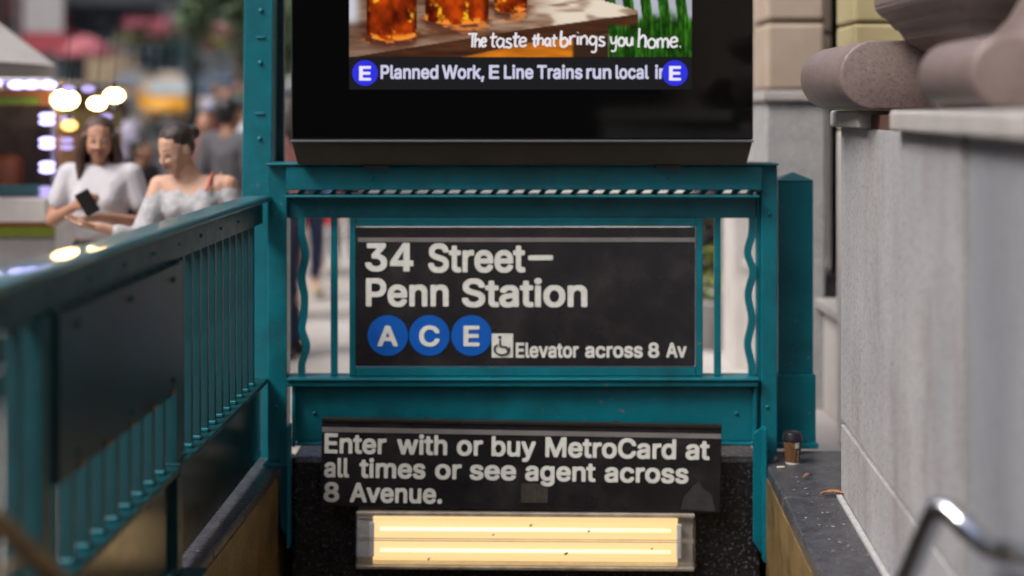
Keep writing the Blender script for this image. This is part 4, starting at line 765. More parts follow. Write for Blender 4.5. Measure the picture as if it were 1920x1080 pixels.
sblock('rear_wall', 1.95, 14, 6.88, 40, 0, 7.49, bmat, 0)
sblock('cornice', 1.3, 14, 6.4, 40.3, 7.0, 7.49, M['limestone'], .05) if False else None
wm = finish(box_bm((-.03, -.75, -1.0), (0, .75, 1.0)), 'window_pane')
for zf in range(7):
    for yf in range(12):
        link('window_pane', wm, M['window_dark'], bd, (1.655, 8.6+yf*2.7, 10+zf*3.5))

# ================================================================ THINGS ON THE RIGHT KERB
kz = KT+.02
def disp(name, label, cat, loc, rz=0, group=None): return thing(name, label, cat, loc, rz, group)
cx, cy = FX(1486, 5.845), 5.845
cup = thing('takeaway_cup', 'brown paper coffee cup with black lid beside the square teal post', 'cup', (cx, cy, kz))
sC = FPX/cy
m_cup = mat('brown_paper', (.12, .055, .022), .6, var=.25, scale=20)
bm = lathe_bm([(.0275, .003), (.0285, .006), (.038, .098), (.0385, .100)], 36); link('cup_body', finish(bm, 'cup_body', True), m_cup, cup)
bm = lathe_bm([(.0285, .0), (.0288, .004), (.0286, .0055)], 32); link('bottom_rim', finish(bm, 'bottom_rim', True), M['sign_white'], cup)
bm = lathe_bm([(.0405, .094), (.042, .097), (.042, .103), (.040, .107), (.040, .112), (.0375, .118), (.0365, .125), (.036, .1275), (.0335, .1275), (.033, .1235), (.0, .1230)], 36, False)
link('lid', finish(bm, 'lid', True), mat('black_plastic_lid', (.012, .013, .018), .3), cup)
def on_cup(a0, a1, z0, z1, off=.0006):
    bm = bmesh.new(); n = 6
    def R_(z): return .0283+(z-.006)*(.0097/.092)+off
    va = [bm.verts.new((R_(z0)*math.sin(a0+(a1-a0)*i/n), -R_(z0)*math.cos(a0+(a1-a0)*i/n), z0)) for i in range(n+1)]
    vb = [bm.verts.new((R_(z1)*math.sin(a0+(a1-a0)*i/n), -R_(z1)*math.cos(a0+(a1-a0)*i/n), z1)) for i in range(n+1)]
    for i in range(n): bm.faces.new((va[i], va[i+1], vb[i+1], vb[i]))
    return bm
link('paper_label', finish(on_cup(.10, .62, .068, .092), 'paper_label'), M['sign_white'], cup)
m_pale = mat('pale_print', (.42, .38, .30), .6)
for z0, z1 in ((.014, .026), (.029, .039), (.043, .060)): link('printed_letter', finish(on_cup(.42, .66, z0, z1), 'printed_letter'), m_pale, cup)
sw_pts = [(math.sin(a)*(.0283+(z-.006)*.105+.0008), -math.cos(a)*(.0283+(z-.006)*.105+.0008), z) for a, z in ((-.75, .092), (-.35, .088), (.0, .072), (.08, .045), (-.1, .018), (-.2, .010))]
link('swirl_line', finish(tube_bm(bezier(sw_pts, 5), .0007, 5), 'swirl_line'), mat('swirl_print', (.36, .22, .12), .6), cup)

def leaf_bm(L=.05, W=.02, curl=.012):
    bm = bmesh.new(); n = 8; la, lb, lc = [], [], []
    for i in range(n+1):
        t = i/n; ww = W*math.sin(math.pi*min(1, t*1.02))**.8; z = curl*math.sin(t*3)+.004
        la.append(bm.verts.new((t*L, ww/2, z+.006))); lb.append(bm.verts.new((t*L, 0, z))); lc.append(bm.verts.new((t*L, -ww/2, z+.005)))
    for i in range(n):
        bm.faces.new((la[i], la[i+1], lb[i+1], lb[i])); bm.faces.new((lb[i], lb[i+1], lc[i+1], lc[i]))
    return bm
m_leaf = mat('dry_leaf', (.26, .10, .035), .7, var=.35, scale=60)
m_leaf2 = mat('dull_leaf', (.19, .10, .06), .8, var=.35, scale=60)
def kerb_pt(px, py):
    Y = (EYE-kz)*FPX/(py-HZ); return (FX(px, Y), Y, kz+.0005)
o = link('dry_leaf', finish(leaf_bm(.095, .032), 'dry_leaf'), m_leaf, None, kerb_pt(1538, 929), (0, 0, -.25)); tag(o, 'largest orange dry leaf lying on the dark kerb in front of the granite wall', 'leaf')
o = link('dry_leaf', finish(leaf_bm(.05, .018), 'dry_leaf'), m_leaf2, None, kerb_pt(1505, 900), (0, 0, .5)); tag(o, 'small brown curled leaf on the dark kerb between the cup and the larger orange leaf', 'leaf')
o = link('dry_leaf', finish(leaf_bm(.04, .016), 'dry_leaf'), m_leaf, None, kerb_pt(1452, 868), (0, 0, .9)); tag(o, 'tiny rusty leaf tucked between the frame post foot and the coffee cup', 'leaf')
o = box('cigarette_butt', (-.018, -.004, 0), (.018, .004, .008), mat('paper_offwhite', (.5, .45, .36), .8), None, .003); o.location = kerb_pt(1464, 878); o.rotation_euler = (0, 0, .2)
tag(o, 'pale cigarette butt lying on the dark kerb just left of the coffee cup', 'cigarette')
rr = random.Random(11); bm = bmesh.new()
for k in range(46):
    Y = rr.uniform(4.0, 5.7); x = rr.uniform(rk_in(Y)+.03, wall_x(Y)-.03)
    if k % 6: x = rk_in(Y)+.05+abs(rr.gauss(0, .12)); 
    if x > wall_x(Y)-.03: continue
    r_ = rr.uniform(.002, .007); pts = [Vector((x+r_*rr.uniform(.6, 1.4)*math.cos(a), Y+r_*rr.uniform(.6, 1.4)*math.sin(a), kz+.0015)) for a in np.linspace(0, 5.4, 6)]
    f = bm.faces.new([bm.verts.new(p) for p in pts])
r = bmesh.ops.extrude_face_region(bm, geom=bm.faces[:])
for v in [g for g in r['geom'] if isinstance(g, bmesh.types.BMVert)]: v.co.z += .002
bmesh.ops.recalc_face_normals(bm, faces=bm.faces[:])
o = link('litter_crumbs', finish(bm, 'litter_crumbs'), mat('pale_crumbs', (.20, .20, .20), .8, var=.4, scale=40)); tag(o, kind='stuff')

# ================================================================ LEAVES / PLANTS
def leaves_mesh(name, pts, size, seed, mats, flat=.0):
    """many small folded leaf faces spread over the given points"""
    r = random.Random(seed); verts, faces, mi = [], [], []
    for p in pts:
        s_ = size*r.uniform(.6, 1.35)
        R_ = Euler((r.uniform(-1.2, 1.2), r.uniform(-1.2, 1.2), r.uniform(0, 6.28))).to_matrix()
        q = [Vector((0, -.5*s_, 0)), Vector((.28*s_, 0, .08*s_)), Vector((0, .5*s_, 0)), Vector((-.28*s_, 0, .08*s_))]
        b0 = len(verts); verts += [tuple(Vector(p)+R_ @ v) for v in q]
        faces += [(b0, b0+1, b0+2), (b0, b0+2, b0+3)]; k = r.randrange(len(mats)); mi += [k, k]
    me = bpy.data.meshes.new(name); me.from_pydata(verts, [], faces)
    for m_ in mats: me.materials.append(m_)
    me.polygons.foreach_set('material_index', mi); return me
def tagstuff(me, par):
    o = link('flowers', me, None, par); o['kind'] = 'stuff'; return o
def leafmat(name, c, rough=.55):
    m_ = mat(name, c, rough, var=.3, scale=2.0); m_.node_tree.nodes['Principled BSDF'].inputs['Subsurface Weight'].default_value = 0
    return m_
LM = [leafmat('leaf_green', (.12, .21, .10)), leafmat('leaf_dark', (.07, .13, .075)), leafmat('leaf_light', (.17, .24, .12))]
def clump_pts(n, c, rad, seed, nclump=24):
    r = random.Random(seed); cl = []
    while len(cl) < nclump:
        v = Vector((r.uniform(-1, 1), r.uniform(-1, 1), r.uniform(-1, 1)))
        if .3 < v.length < 1: cl.append((v, r.uniform(.18, .42)))
    out = []
    for _ in range(n):
        v, q = cl[r.randrange(nclump)]
        d = Vector((r.gauss(0, 1), r.gauss(0, 1), r.gauss(0, 1))).normalized()*q*r.uniform(.3, 1)
        u = v+d; out.append((c[0]+u.x*rad[0], c[1]+u.y*rad[1], c[2]+u.z*rad[2]))
    return out, cl
BARK = mat('bark', (.07, .055, .045), .9, var=.3, scale=8, bump=.6, bscale=20)
def tree(label, x, y, h0, rad, seed, n=9000, leaf=.17):
    t = thing('street_tree', label, 'tree', (x, y, gz(y)), group='street trees')
    pts, cl = clump_pts(n, (0, 0, h0+rad[2]), rad, seed)
    link('crown', leaves_mesh('crown', pts, leaf, seed, LM), None, t)
    bm = tube_bm(bezier([(0, 0, 0), (.05, 0, h0*.5), (-.05, .05, h0), (0, 0, h0+rad[2])], 4), .1, 10, radii=[.16-.11*i/12 for i in range(13)])
    for v, q in cl[:12]:
        e = Vector((v.x*rad[0], v.y*rad[1], h0+rad[2]+v.z*rad[2])); b_ = Vector((0, 0, h0*.95+.3*rad[2]*max(0, v.z)))
        m_ = (b_+e)/2+Vector((0, 0, .2)); join_bm(bm, tube_bm([b_, m_, e], .04, 6, radii=[.06, .04, .015]))
    link('trunk', finish(bm, 'trunk', True), BARK, t)
tree('nearest leafy street tree, its crown cut by the tall teal post at the upper left', -3.95, 21.5, 2.0, (1.55, 1.9, 1.8), 31, 15000, .15)
tree('middle street tree with dark green crown behind the nearest tree', -5.6, 29, 2.9, (2.2, 2.2, 2.2), 32, 15000, .2)
tree('farthest street tree, small and dim beyond the flower baskets', -5.6, 44, 3.2, (2.6, 2.6, 2.6), 33, 8000, .28)

# planter with mixed foliage seen through the frame
fx, fy = FX(1338, 9.6), 9.6
pt = thing('flower_planter', 'tall planter spilling yellow green and purple foliage seen between the right hand bars', 'planter', (fx, fy, 0))
bm = lathe_bm([(.15, 0), (.17, .02), (.2, .30), (.21, .32), (.19, .33)], 20); link('pot', finish(bm, 'pot', True), mat('grey_pot', (.22, .21, .2), .8, var=.2), pt)
FM = {'y': leafmat('foliage_yellow_green', (.30, .34, .05)), 'g': leafmat('foliage_green', (.05, .09, .035)), 'p': leafmat('foliage_purple', (.07, .022, .05)), 'w': leafmat('foliage_variegated', (.36, .40, .26)), 'o': leafmat('foliage_rust', (.20, .07, .02)), 'd': leafmat('foliage_dark', (.018, .02, .014))}
def band(z0, z1, ms, n, seed, r0=.17):
    r = random.Random(seed); pts = []
    for _ in range(n):
        a = r.uniform(0, 6.28); q = r0*math.sqrt(r.random()); pts.append((q*math.cos(a), q*math.sin(a), r.uniform(z0, z1)))
    return leaves_mesh('foliage', pts, .06, seed, [FM[k] for k in ms])
link('foliage', band(.30, .52, 'ygw', 420, 1), None, pt); link('foliage', band(.50, .74, 'gyd', 420, 2, .15), None, pt)
link('foliage', band(.72, .88, 'dgp', 320, 3, .16), None, pt); link('foliage', band(.86, 1.12, 'ppd', 420, 4, .17), None, pt)
link('foliage', band(1.10, 1.26, 'ywo', 260, 5, .15), None, pt); link('stem', finish(tube_bm([(0, 0, .3), (.01, 0, .8), (0, 0, 1.15)], .015, 8), 'stem'), BARK, pt)
bq = thing('paper_wrapped_bunch', 'bright blue and orange wrapped bunch resting on top of the foliage planter', 'flowers', (fx-.04, fy, 1.235))
bm = lathe_bm([(.03, 0), (.07, .07), (.12, .16)], 12); link('wrapping', finish(bm, 'wrapping', True), mat('blue_wrapping', (.06, .09, .42), .5), bq)
r = random.Random(8)
tagstuff(leaves_mesh('flowers', [(r.gauss(0, .05), r.gauss(0, .05), .13+r.uniform(0, .08)) for _ in range(90)], .05, 9, [leafmat('petal_orange', (.55, .22, .05)), leafmat('petal_blue', (.12, .14, .5)), leafmat('petal_cream', (.6, .5, .35))]), bq)

# ================================================================ PEOPLE
def remesh(name, bm, vox, m, parent, smooth=3):
    me = finish(bm, name); o = bpy.data.objects.new('t', me); COL.objects.link(o)
    md = o.modifiers.new('r', 'REMESH'); md.mode = 'VOXEL'; md.voxel_size = vox; md.use_smooth_shade = True
    if smooth: s_ = o.modifiers.new('s', 'SMOOTH'); s_.factor = .5; s_.iterations = smooth
    dg = bpy.context.evaluated_depsgraph_get(); dg.update()
    me2 = bpy.data.meshes.new_from_object(o.evaluated_get(dg)); me2.name = name
    bpy.data.objects.remove(o); bpy.data.meshes.remove(me)
    for p in me2.polygons: p.use_smooth = True
    return link(name, me2, m, parent)
_ico = bmesh.new(); bmesh.ops.create_icosphere(_ico, subdivisions=2, radius=1); ICO = [v.co.copy() for v in _ico.verts]; _ico.free()
def hull(bm, blobs):
    """blobs: list of (centre, radii or radius, rotation or None) -> convex hull added to bm"""
    b = bmesh.new()
    for c, r, rot in blobs:
        rr_ = Vector((r, r, r)) if not hasattr(r, '__len__') else Vector(r)
        for v in ICO:
            p = Vector((v.x*rr_.x, v.y*rr_.y, v.z*rr_.z))
            if rot is not None: p = rot @ p
            b.verts.new(Vector(c)+p)
    res = bmesh.ops.convex_hull(b, input=b.verts[:])
    bmesh.ops.delete(b, geom=[g for g in res['geom_interior'] if isinstance(g, bmesh.types.BMVert)], context='VERTS')
    join_bm(bm, b)
def cap(bm, a, ra, b, rb): hull(bm, [(a, ra, None), (b, rb, None)])
SKIN = {'fair': mat('skin_fair', (.50, .29, .20), .55, var=.08, scale=14, sss=.08), 'warm': mat('skin_warm', (.40, .205, .135), .55, var=.08, scale=14, sss=.08),
        'tan': mat('skin_tan', (.30, .16, .10), .55, var=.08, scale=14, sss=.08), 'deep': mat('skin_deep', (.10, .05, .035), .5, var=.1, scale=14, sss=.05)}
HAIR = {'dark': mat('hair_dark', (.022, .013, .010), .5, var=.4, scale=30, stretch=(1, 1, .2), bump=.5, bscale=90), 'brown': mat('hair_brown', (.05, .024, .014), .5, var=.4, scale=30, stretch=(1, 1, .2), bump=.5, bscale=90),
        'black': mat('hair_black', (.010, .009, .009), .5), 'grey': mat('hair_grey', (.2, .19, .18), .6)}
EYE_M = mat('eye_dark', (.02, .012, .01), .2); EYEW = mat('eye_white', (.34, .30, .28), .4); LIP = mat('lips', (.33, .10, .085), .45)
def fabric(name, c, var=.12, scale=12, bump=.25, bs=25, **k): return mat(name, c, .85, var=var, scale=scale, bump=bump, bscale=bs, **k)
def hand(bm, wr, d, up, side, k, curl=.5):
    """palm, four unequal bent fingers and a thumb. d: direction of the hand, up: back of the hand, side: towards the thumb"""
    d, up, side = Vector(d).normalized(), Vector(up).normalized(), Vector(side).normalized()
    wr = Vector(wr); pc = wr+d*.05*k
    hull(bm, [(wr+d*.012*k, .021*k, None), (wr+d*.075*k+side*.024*k, .013*k, None), (wr+d*.075*k-side*.024*k, .012*k, None), (wr+d*.04*k+side*.026*k, .014*k, None)])
    for i, (o_, L_) in enumerate(((.027, .068), (.009, .078), (-.009, .072), (-.026, .056))):
        a = wr+d*.078*k+side*o_*k; b = a+(d-up*curl*.5).normalized()*L_*.5*k; c = b+(d-up*curl*1.6).normalized()*L_*.5*k
        cap(bm, a, .0092*k, b, .0082*k); cap(bm, b, .0082*k, c, .0066*k)
    a = wr+d*.028*k+side*.026*k; b = a+(d*.6+side*.8-up*.3).normalized()*.036*k; c = b+(d*.95+side*.25-up*.5*curl).normalized()*.030*k
    cap(bm, a, .0125*k, b, .0098*k); cap(bm, b, .0098*k, c, .0078*k)
def person(label, loc, k=1.0, skin='fair', hair=('dark', 'short'), top=None, bottom=None, shoes=None, J=None, yaw=0.0, hp=0.0, hy=0.0, vox=.007, female=True, group=None, sleeves=.4, hands=None, neckline=1.385, socks=None, hem=None, down=False, smile=False):
    t = thing('person', label, 'person', loc, yaw, group)
    sw_ = .150 if female else .185
    D = dict(pelvis=(0, 0, .90), waist=(0, .0, 1.03), chest=(0, .0, 1.22), neck=(0, .02, 1.37), head=(0, -.005, 1.505),
             shl=(-sw_, .01, 1.325), shr=(sw_, .01, 1.325), ell=(-sw_-.05, .03, 1.07), elr=(sw_+.05, .03, 1.07), wrl=(-sw_-.06, -.05, .85), wrr=(sw_+.06, -.05, .85),
             hil=(-.085, 0, .88), hir=(.085, 0, .88), knl=(-.09, -.02, .48), knr=(.09, -.02, .48), anl=(-.095, .03, .085), anr=(.095, .03, .085))
    if J: D.update(J)
    D = {a: Vector(b)*k for a, b in D.items()}
    q = k; f = 1.0 if female else 1.12
    bm = bmesh.new()
    # trunk
    hull(bm, [(D['pelvis'], (.150*q, .105*q*f, .09*q), None), (D['waist'], (.115*q*f, .085*q*f, .05*q), None)])
    hull(bm, [(D['waist'], (.115*q*f, .085*q*f, .05*q), None), (D['chest'], (.140*q*f, .098*q*f, .09*q), None)])
    hull(bm, [(D['chest'], (.140*q*f, .098*q*f, .09*q), None), (D['shl']+Vector((.03, 0, .0))*q, .052*q*f, None), (D['shr']-Vector((.03, 0, 0))*q, .052*q*f, None)])
    if female:
        for s_ in (-1, 1): hull(bm, [(D['chest']+Vector((s_*.062, -.052, -.015))*q, .054*q, None), (D['chest']+Vector((s_*.06, -.03, .04))*q, .05*q, None)])
    hull(bm, [(D['neck']-Vector((0, 0, .035))*q, (.085*q, .06*q, .03*q), None), (D['neck'], .052*q*f, None)])
    HR = Euler((hp, 0, hy), 'ZYX').to_matrix() if False else (Matrix.Rotation(hy, 3, 'Z') @ Matrix.Rotation(hp, 3, 'X'))
    hc = D['head']
    def h(p): return hc+HR @ (Vector(p)*q)
    cap(bm, D['neck']-Vector((0, 0, .01))*q, .051*q*f, h((0, .018, -.07)), .048*q*f)
    hull(bm, [(h((0, .014, .028)), (.073*q, .090*q, .085*q), HR)])
    hull(bm, [(h((0, -.018, .0)), (.065*q, .066*q, .075*q), HR), (h((0, -.048, -.088)), (.028*q, .026*q, .020*q), HR), (h((0, .01, -.05)), (.058*q, .05*q, .04*q), HR)])
    cap(bm, h((0, -.078, .016)), .008*q, h((0, -.097, -.026)), .0105*q)
    for s_ in (-1, 1):
        cap(bm, h((s_*.012, -.088, -.03)), .008*q, h((s_*.03, -.065, -.025)), .018*q)
        hull(bm, [(h((s_*.074, .012, -.008)), (.009*q, .019*q, .031*q), HR)])
        cap(bm, h((s_*.034, -.050, -.045)), .022*q, h((s_*.040, -.045, -.02)), .022*q)
    # arms
    for s_, a, e, w_ in ((-1, 'shl', 'ell', 'wrl'), (1, 'shr', 'elr', 'wrr')):
        cap(bm, D[a], .050*q*f, D[e], .037*q*f); cap(bm, D[e], .037*q*f, D[w_], .024*q*f)
        hd = (hands or {}).get(w_)
        if hd: hand(bm, D[w_], hd[0], hd[1], hd[2], q, hd[3] if len(hd) > 3 else .5)
        else:
            d_ = (D[w_]-D[e]).normalized(); hand(bm, D[w_], d_, Vector((s_, 0, 0)), Vector((0, -1, 0)), q*(1.0 if female else 1.1), .7)
    # legs
    for hi, kn, an, s_ in (('hil', 'knl', 'anl', -1), ('hir', 'knr', 'anr', 1)):
        cap(bm, D[hi], .088*q*f, D[kn], .052*q*f)
        m_ = D[kn].lerp(D[an], .3)+Vector((0, .012, 0))*q
        hull(bm, [(D[kn], .050*q*f, None), (m_, .053*q*f, None)]); cap(bm, m_, .053*q*f, D[an], .034*q*f)
        toe = D[an]+Vector((s_*.02, -.15, -.055))*q; heel = D[an]+Vector((0, .035, -.05))*q
        hull(bm, [(D[an], .034*q, None), (heel, (.030*q, .03*q, .025*q), None), (toe, (.038*q, .03*q, .018*q), None)])
    remesh('body', bm, vox, SKIN[skin], t, 3)
    # face pieces
    for s_ in (-1, 1):
        if down:
            b2 = bmesh.new(); cap(b2, h((s_*.019, -.0805, .006)), .0022*q, h((s_*.043, -.0735, .008)), .0020*q); link('eyelash', finish(b2, 'eyelash', True), EYE_M, t)
            b2 = bmesh.new(); cap(b2, h((s_*.017, -.0845, .032)), .0026*q, h((s_*.046, -.0715, .034)), .0022*q); link('eyebrow', finish(b2, 'eyebrow', True), HAIR[hair[0]], t)
            continue
        b2 = bmesh.new(); hull(b2, [(h((s_*.030, -.0745, .011)), (.0110*q, .009*q, .0048*q), HR)]); e = link('eye', finish(b2, 'eye', True), EYEW, t)
        b2 = bmesh.new(); hull(b2, [(h((s_*.030, -.0815, .011)), (.0048*q, .0028*q, .0046*q), HR)]); link('iris', finish(b2, 'iris', True), EYE_M, e)
        b2 = bmesh.new(); cap(b2, h((s_*.017, -.0865, .034)), .0026*q, h((s_*.046, -.0735, .036)), .0022*q); link('eyebrow', finish(b2, 'eyebrow', True), HAIR[hair[0]], t)
    b2 = bmesh.new(); cz0 = -.050 if smile else -.055
    cap(b2, h((-.022, -.078, cz0)), .0045*q, h((0, -.0870, -.055)), .0065*q); cap(b2, h((.022, -.078, cz0)), .0045*q, h((0, -.0870, -.055)), .0065*q)
    link('lips', finish(b2, 'lips', True), LIP, t)
    if smile:
        b2 = bmesh.new(); cap(b2, h((-.014, -.0870, -.0520)), .0042*q, h((.014, -.0870, -.0520)), .0042*q); link('teeth', finish(b2, 'teeth', True), M['sign_white'], t)
    # hair
    hb = bmesh.new(); st_ = hair[1]
    hull(hb, [(h((0, .030, .046)), (.081*q, .092*q, .084*q), HR)])
    hull(hb, [(h((0, .05, .0)), (.070*q, .062*q, .07*q), HR)])
    if st_ == 'bun': hull(hb, [(h((0, .135, .03)), (.040*q, .036*q, .040*q), HR)]); cap(hb, h((0, .09, .03)), .04*q, h((0, .12, .03)), .03*q)
    if st_ == 'long':
        for s_ in (-1, 1):
            for (xx, yy) in ((.066, .03), (.074, .0), (.060, .07), (.070, -.022)):
                a = h((s_*xx, yy, .02)); b = h((s_*(xx+.018+.006*math.sin(xx*300)), yy+.005, -.08)); c = Vector(b)+Vector((s_*(.012+.02*math.sin(yy*90)), -.02, -.13-.03*math.cos(yy*70)))*q
                cap(hb, a, .024*q, b, .027*q); cap(hb, b, .027*q, c, .016*q)
        hull(hb, [(h((0, .08, .0)), (.07*q, .03*q, .05*q), HR), (h((0, .095, -.17)), (.07*q, .025*q, .05*q), HR)])
    remesh('hair', hb, max(.008, vox), HAIR[hair[0]], t, 3)
    # top
    if top:
        g = .013*q; tb = bmesh.new()
        zc_ = D['chest']+Vector((0, 0, .0))
        hull(tb, [(D['waist']-Vector((0, 0, .06 if hem is None else hem))*q, (.135*q*f, .105*q*f, .03*q), None), (D['waist']+Vector((0, 0, .02))*q, (.125*q*f+g, .092*q*f+g, .04*q), None)])
        hull(tb, [(D['waist'], (.118*q*f+g, .088*q*f+g, .05*q), None), (D['chest'], (.140*q*f+g, .098*q*f+g, .085*q), None)])
        hull(tb, [(D['chest'], (.140*q*f+g, .098*q*f+g, .085*q), None), (D['shl']+Vector((.03, 0, (neckline-1.385)))*q, .052*q*f+g*.8, None), (D['shr']+Vector((-.03, 0, (neckline-1.385)))*q, .052*q*f+g*.8, None)])
        if female:
            for s_ in (-1, 1): hull(tb, [(D['chest']+Vector((s_*.062, -.052, -.015))*q, .054*q+g, None), (D['chest']+Vector((s_*.06, -.03, .03))*q, .05*q+g, None)])
        for a, e, w_ in (('shl', 'ell', 'wrl'), ('shr', 'elr', 'wrr')):
            off = Vector((0, 0, min(0, neckline-1.385)))*q
            if sleeves > 0:
                p = D[a].lerp(D[e], min(1, sleeves)); cap(tb, D[a]+off, .052*q*f+g, p, .045*q*f+g*1.3)
            if sleeves > 1:
                p = D[e].lerp(D[w_], sleeves-1); cap(tb, D[e], .040*q*f+g, p, .030*q*f+g)
        remesh('top', tb, max(.009, vox), top, t, 4)
    if bottom:
        kind, m_ = bottom[0], bottom[1]; bb = bmesh.new(); g = .012*q
        hull(bb, [(D['pelvis'], (.152*q+g, .107*q*f+g, .09*q), None), (D['waist']-Vector((0, 0, .04))*q, (.122*q*f+g, .09*q*f+g, .03*q), None)])
        if kind == 'skirt':
            hull(bb, [(D['pelvis'], (.152*q+g, .107*q*f+g, .09*q), None), (Vector((D['knl'].lerp(D['knr'], .5).x, 0, .50*q)), (.17*q, .13*q, .03*q), None)])
        else:
            end = {'pants': .93, 'cropped': .72, 'shorts': -.1}[kind]
            for hi, kn, an in (('hil', 'knl', 'anl'), ('hir', 'knr', 'anr')):
                cap(bb, D[hi], .090*q*f+g, D[kn] if end > 0 else D[hi].lerp(D[kn], .8), .053*q*f+g)
                if end > 0: cap(bb, D[kn], .053*q*f+g, D[kn].lerp(D[an], end), .040*q*f+g)
        remesh('trousers' if kind != 'skirt' else 'skirt', bb, max(.009, vox), m_, t, 3)
    for an, s_ in (('anl', -1), ('anr', 1)):
        b2 = bmesh.new(); toe = D[an]+Vector((s_*.02, -.155, -.050))*q; heel = D[an]+Vector((0, .04, -.045))*q
        hull(b2, [(D[an]-Vector((0, -.005, .015))*q, .036*q, None), (heel, (.036*q, .034*q, .034*q), None), (toe, (.044*q, .036*q, .026*q), None)])
        o_ = remesh('shoe', b2, .008, shoes or M['black_metal'], t, 2)
    return t, D
W_WHITE = fabric('white_cotton', (.50, .495, .53), .06); W_GREY = fabric('pale_grey_knit', (.36, .355, .375), .25, 26, .3, 60)
DENIM = fabric('dark_denim', (.018, .030, .075), .3, 6); BLACK = fabric('black_cloth', (.012, .011, .016), .3)
SUIT = fabric('grey_suit_cloth', (.075, .075, .085), .2); PLAID = fabric('dull_red_cloth', (.16, .07, .07), .3); WHITE_SHOE = mat('white_trainers', (.5, .5, .5), .6, var=.2, scale=30); YSHOE = mat('yellow_white_trainers', (.55, .47, .30), .6, var=.35, scale=25)
# woman in white top, beside the food cart
w1, D1 = person('woman in plain white blouse and black skirt, long brown hair, beside the food cart', (-2.03, 7.0, 0), .965, 'warm', ('brown', 'long'), W_WHITE, ('skirt', BLACK), None,
    J=dict(ell=(-.24, .0, 1.10), wrl=(-.06, -.24, 1.18), elr=(.24, .03, 1.08), wrr=(.07, -.22, 1.13), shl=(-.155, .01, 1.33), shr=(.155, .01, 1.33)), hp=.12, hy=.25, vox=.0065, hem=-.045, sleeves=.55,
    hands={'wrl': ((.7, -.4, .35), (-.2, -.6, .3), (0, 0, 1), .8), 'wrr': ((-.8, -.35, -.1), (.1, .1, -1), (0, -1, 0), .5)})
ph = thing('smartphone', 'dark smartphone held up by the woman in the white blouse', 'phone', (-2.03+.03, 7.0-.30, 1.165))
ph.rotation_euler = (.5, -.5, .3)
box('phone_body', (-.035, -.004, -.07), (.035, .004, .07), M['black_metal'], ph, .003, 2); box('phone_screen', (-.031, .0042, -.062), (.031, .005, .062), M['black_glass'], ph)
w2, D2 = person('woman in pale grey off-shoulder top with dark tied-back hair looking down to the left', (-1.47, 6.55, 0), .955, 'fair', ('dark', 'bun'), W_GREY, ('pants', DENIM), None,
    J=dict(head=(-.075, -.045, 1.487), neck=(-.02, .01, 1.365), ell=(-.225, -.10, 1.06), wrl=(-.40, -.20, 1.13), elr=(.235, .0, 1.09), wrr=(.16, -.16, .96), shl=(-.16, .0, 1.315), shr=(.165, .01, 1.315)),
    hp=.42, hy=-.62, down=True, vox=.0065, sleeves=1.55, neckline=1.335, hands={'wrl': ((-.95, -.2, .12), (0, 0, -1), (0, -1, .2), .5)})
bm = bmesh.new()
join_bm(bm, tube_bm(bezier([(.088, .07, 1.27), (.09, .02, 1.312), (.09, -.035, 1.292), (.08, -.085, 1.235)], 5), .007, 6))
link('strap', finish(bm, 'strap', True), mat('coral_strap', (.50, .13, .10), .7), w2)
hbg = thing('shoulder_bag', 'brown shoulder bag whose thin strap crosses the bare shoulder of the woman in grey', 'bag', (-1.47+.24, 6.62, .80))
bm = box_bm((-.05, -.14, -.12), (.05, .14, .12), .03, 3); link('bag_body', finish(bm, 'bag_body', True), mat('brown_leather', (.12, .06, .035), .5, var=.2), hbg)
link('bag_strap', finish(tube_bm(bezier([(0, .12, .1), (-.06, .05, .3), (-.115, -.01, .505), (-.11, -.10, .42), (-.07, -.15, .25), (-.0, -.13, .1)], 6), .009, 6), 'bag_strap', True), mat('tan_strap', (.34, .21, .13), .6), hbg)
# passers-by further off
person('man in charcoal grey suit seen from behind, just left of the tall teal post', (FX(432, 10.6), 10.6, 0), 1.04, 'tan', ('black', 'short'), SUIT, ('pants', SUIT), None, yaw=2.6, vox=.012, female=False, sleeves=1.95,
       J=dict(anl=(-.1, -.18, .10), anr=(.1, .25, .12), knl=(-.09, -.16, .5)))
person('passer-by in dull red shirt walking behind the woman in grey', (FX(386, 12.2), 12.2, 0), .99, 'warm', ('brown', 'short'), PLAID, ('pants', BLACK), None, vox=.012, female=False, sleeves=1.2)
person('passer-by in black clothes standing between the two women in front', (FX(268, 10.5), 10.5, 0), .86, 'tan', ('black', 'short'), BLACK, ('pants', BLACK), None, yaw=1.3, vox=.012, female=False, sleeves=1.8)
bk = thing('backpack', 'black backpack worn by the passer-by between the two women', 'bag', (FX(268, 10.5)-.14, 10.54, 1.05))
bm = box_bm((-.09, -.13, -.2), (.09, .13, .2), .05, 3); link('backpack_body', finish(bm, 'backpack_body', True), BLACK, bk); link('pocket', finish(box_bm((-.12, -.1, -.17), (-.085, .1, .02), .02, 2), 'pocket'), M['black_metal'], bk)
person('pedestrian in bright blue shirt far off beside the tall teal post', (FX(424, 19), 19, gz(19)), 1.08, 'warm', ('black', 'short'), fabric('blue_shirt', (.03, .10, .45)), ('pants', BLACK), None, vox=.02, female=False, sleeves=.5)
person('pedestrian in navy jacket and dark jeans with yellowish trainers striding past the left bars', (FX(572, 12.0), 12.0, 0), 1.02, 'fair', ('brown', 'long'), fabric('navy_jacket', (.10, .13, .25)), ('cropped', DENIM), YSHOE, yaw=.25, vox=.010,
       J=dict(knl=(-.10, -.12, .48), anl=(-.085, -.10, .10), knr=(.10, .02, .48), anr=(.095, .14, .11), hil=(-.085, 0, .88)), sleeves=1.9)
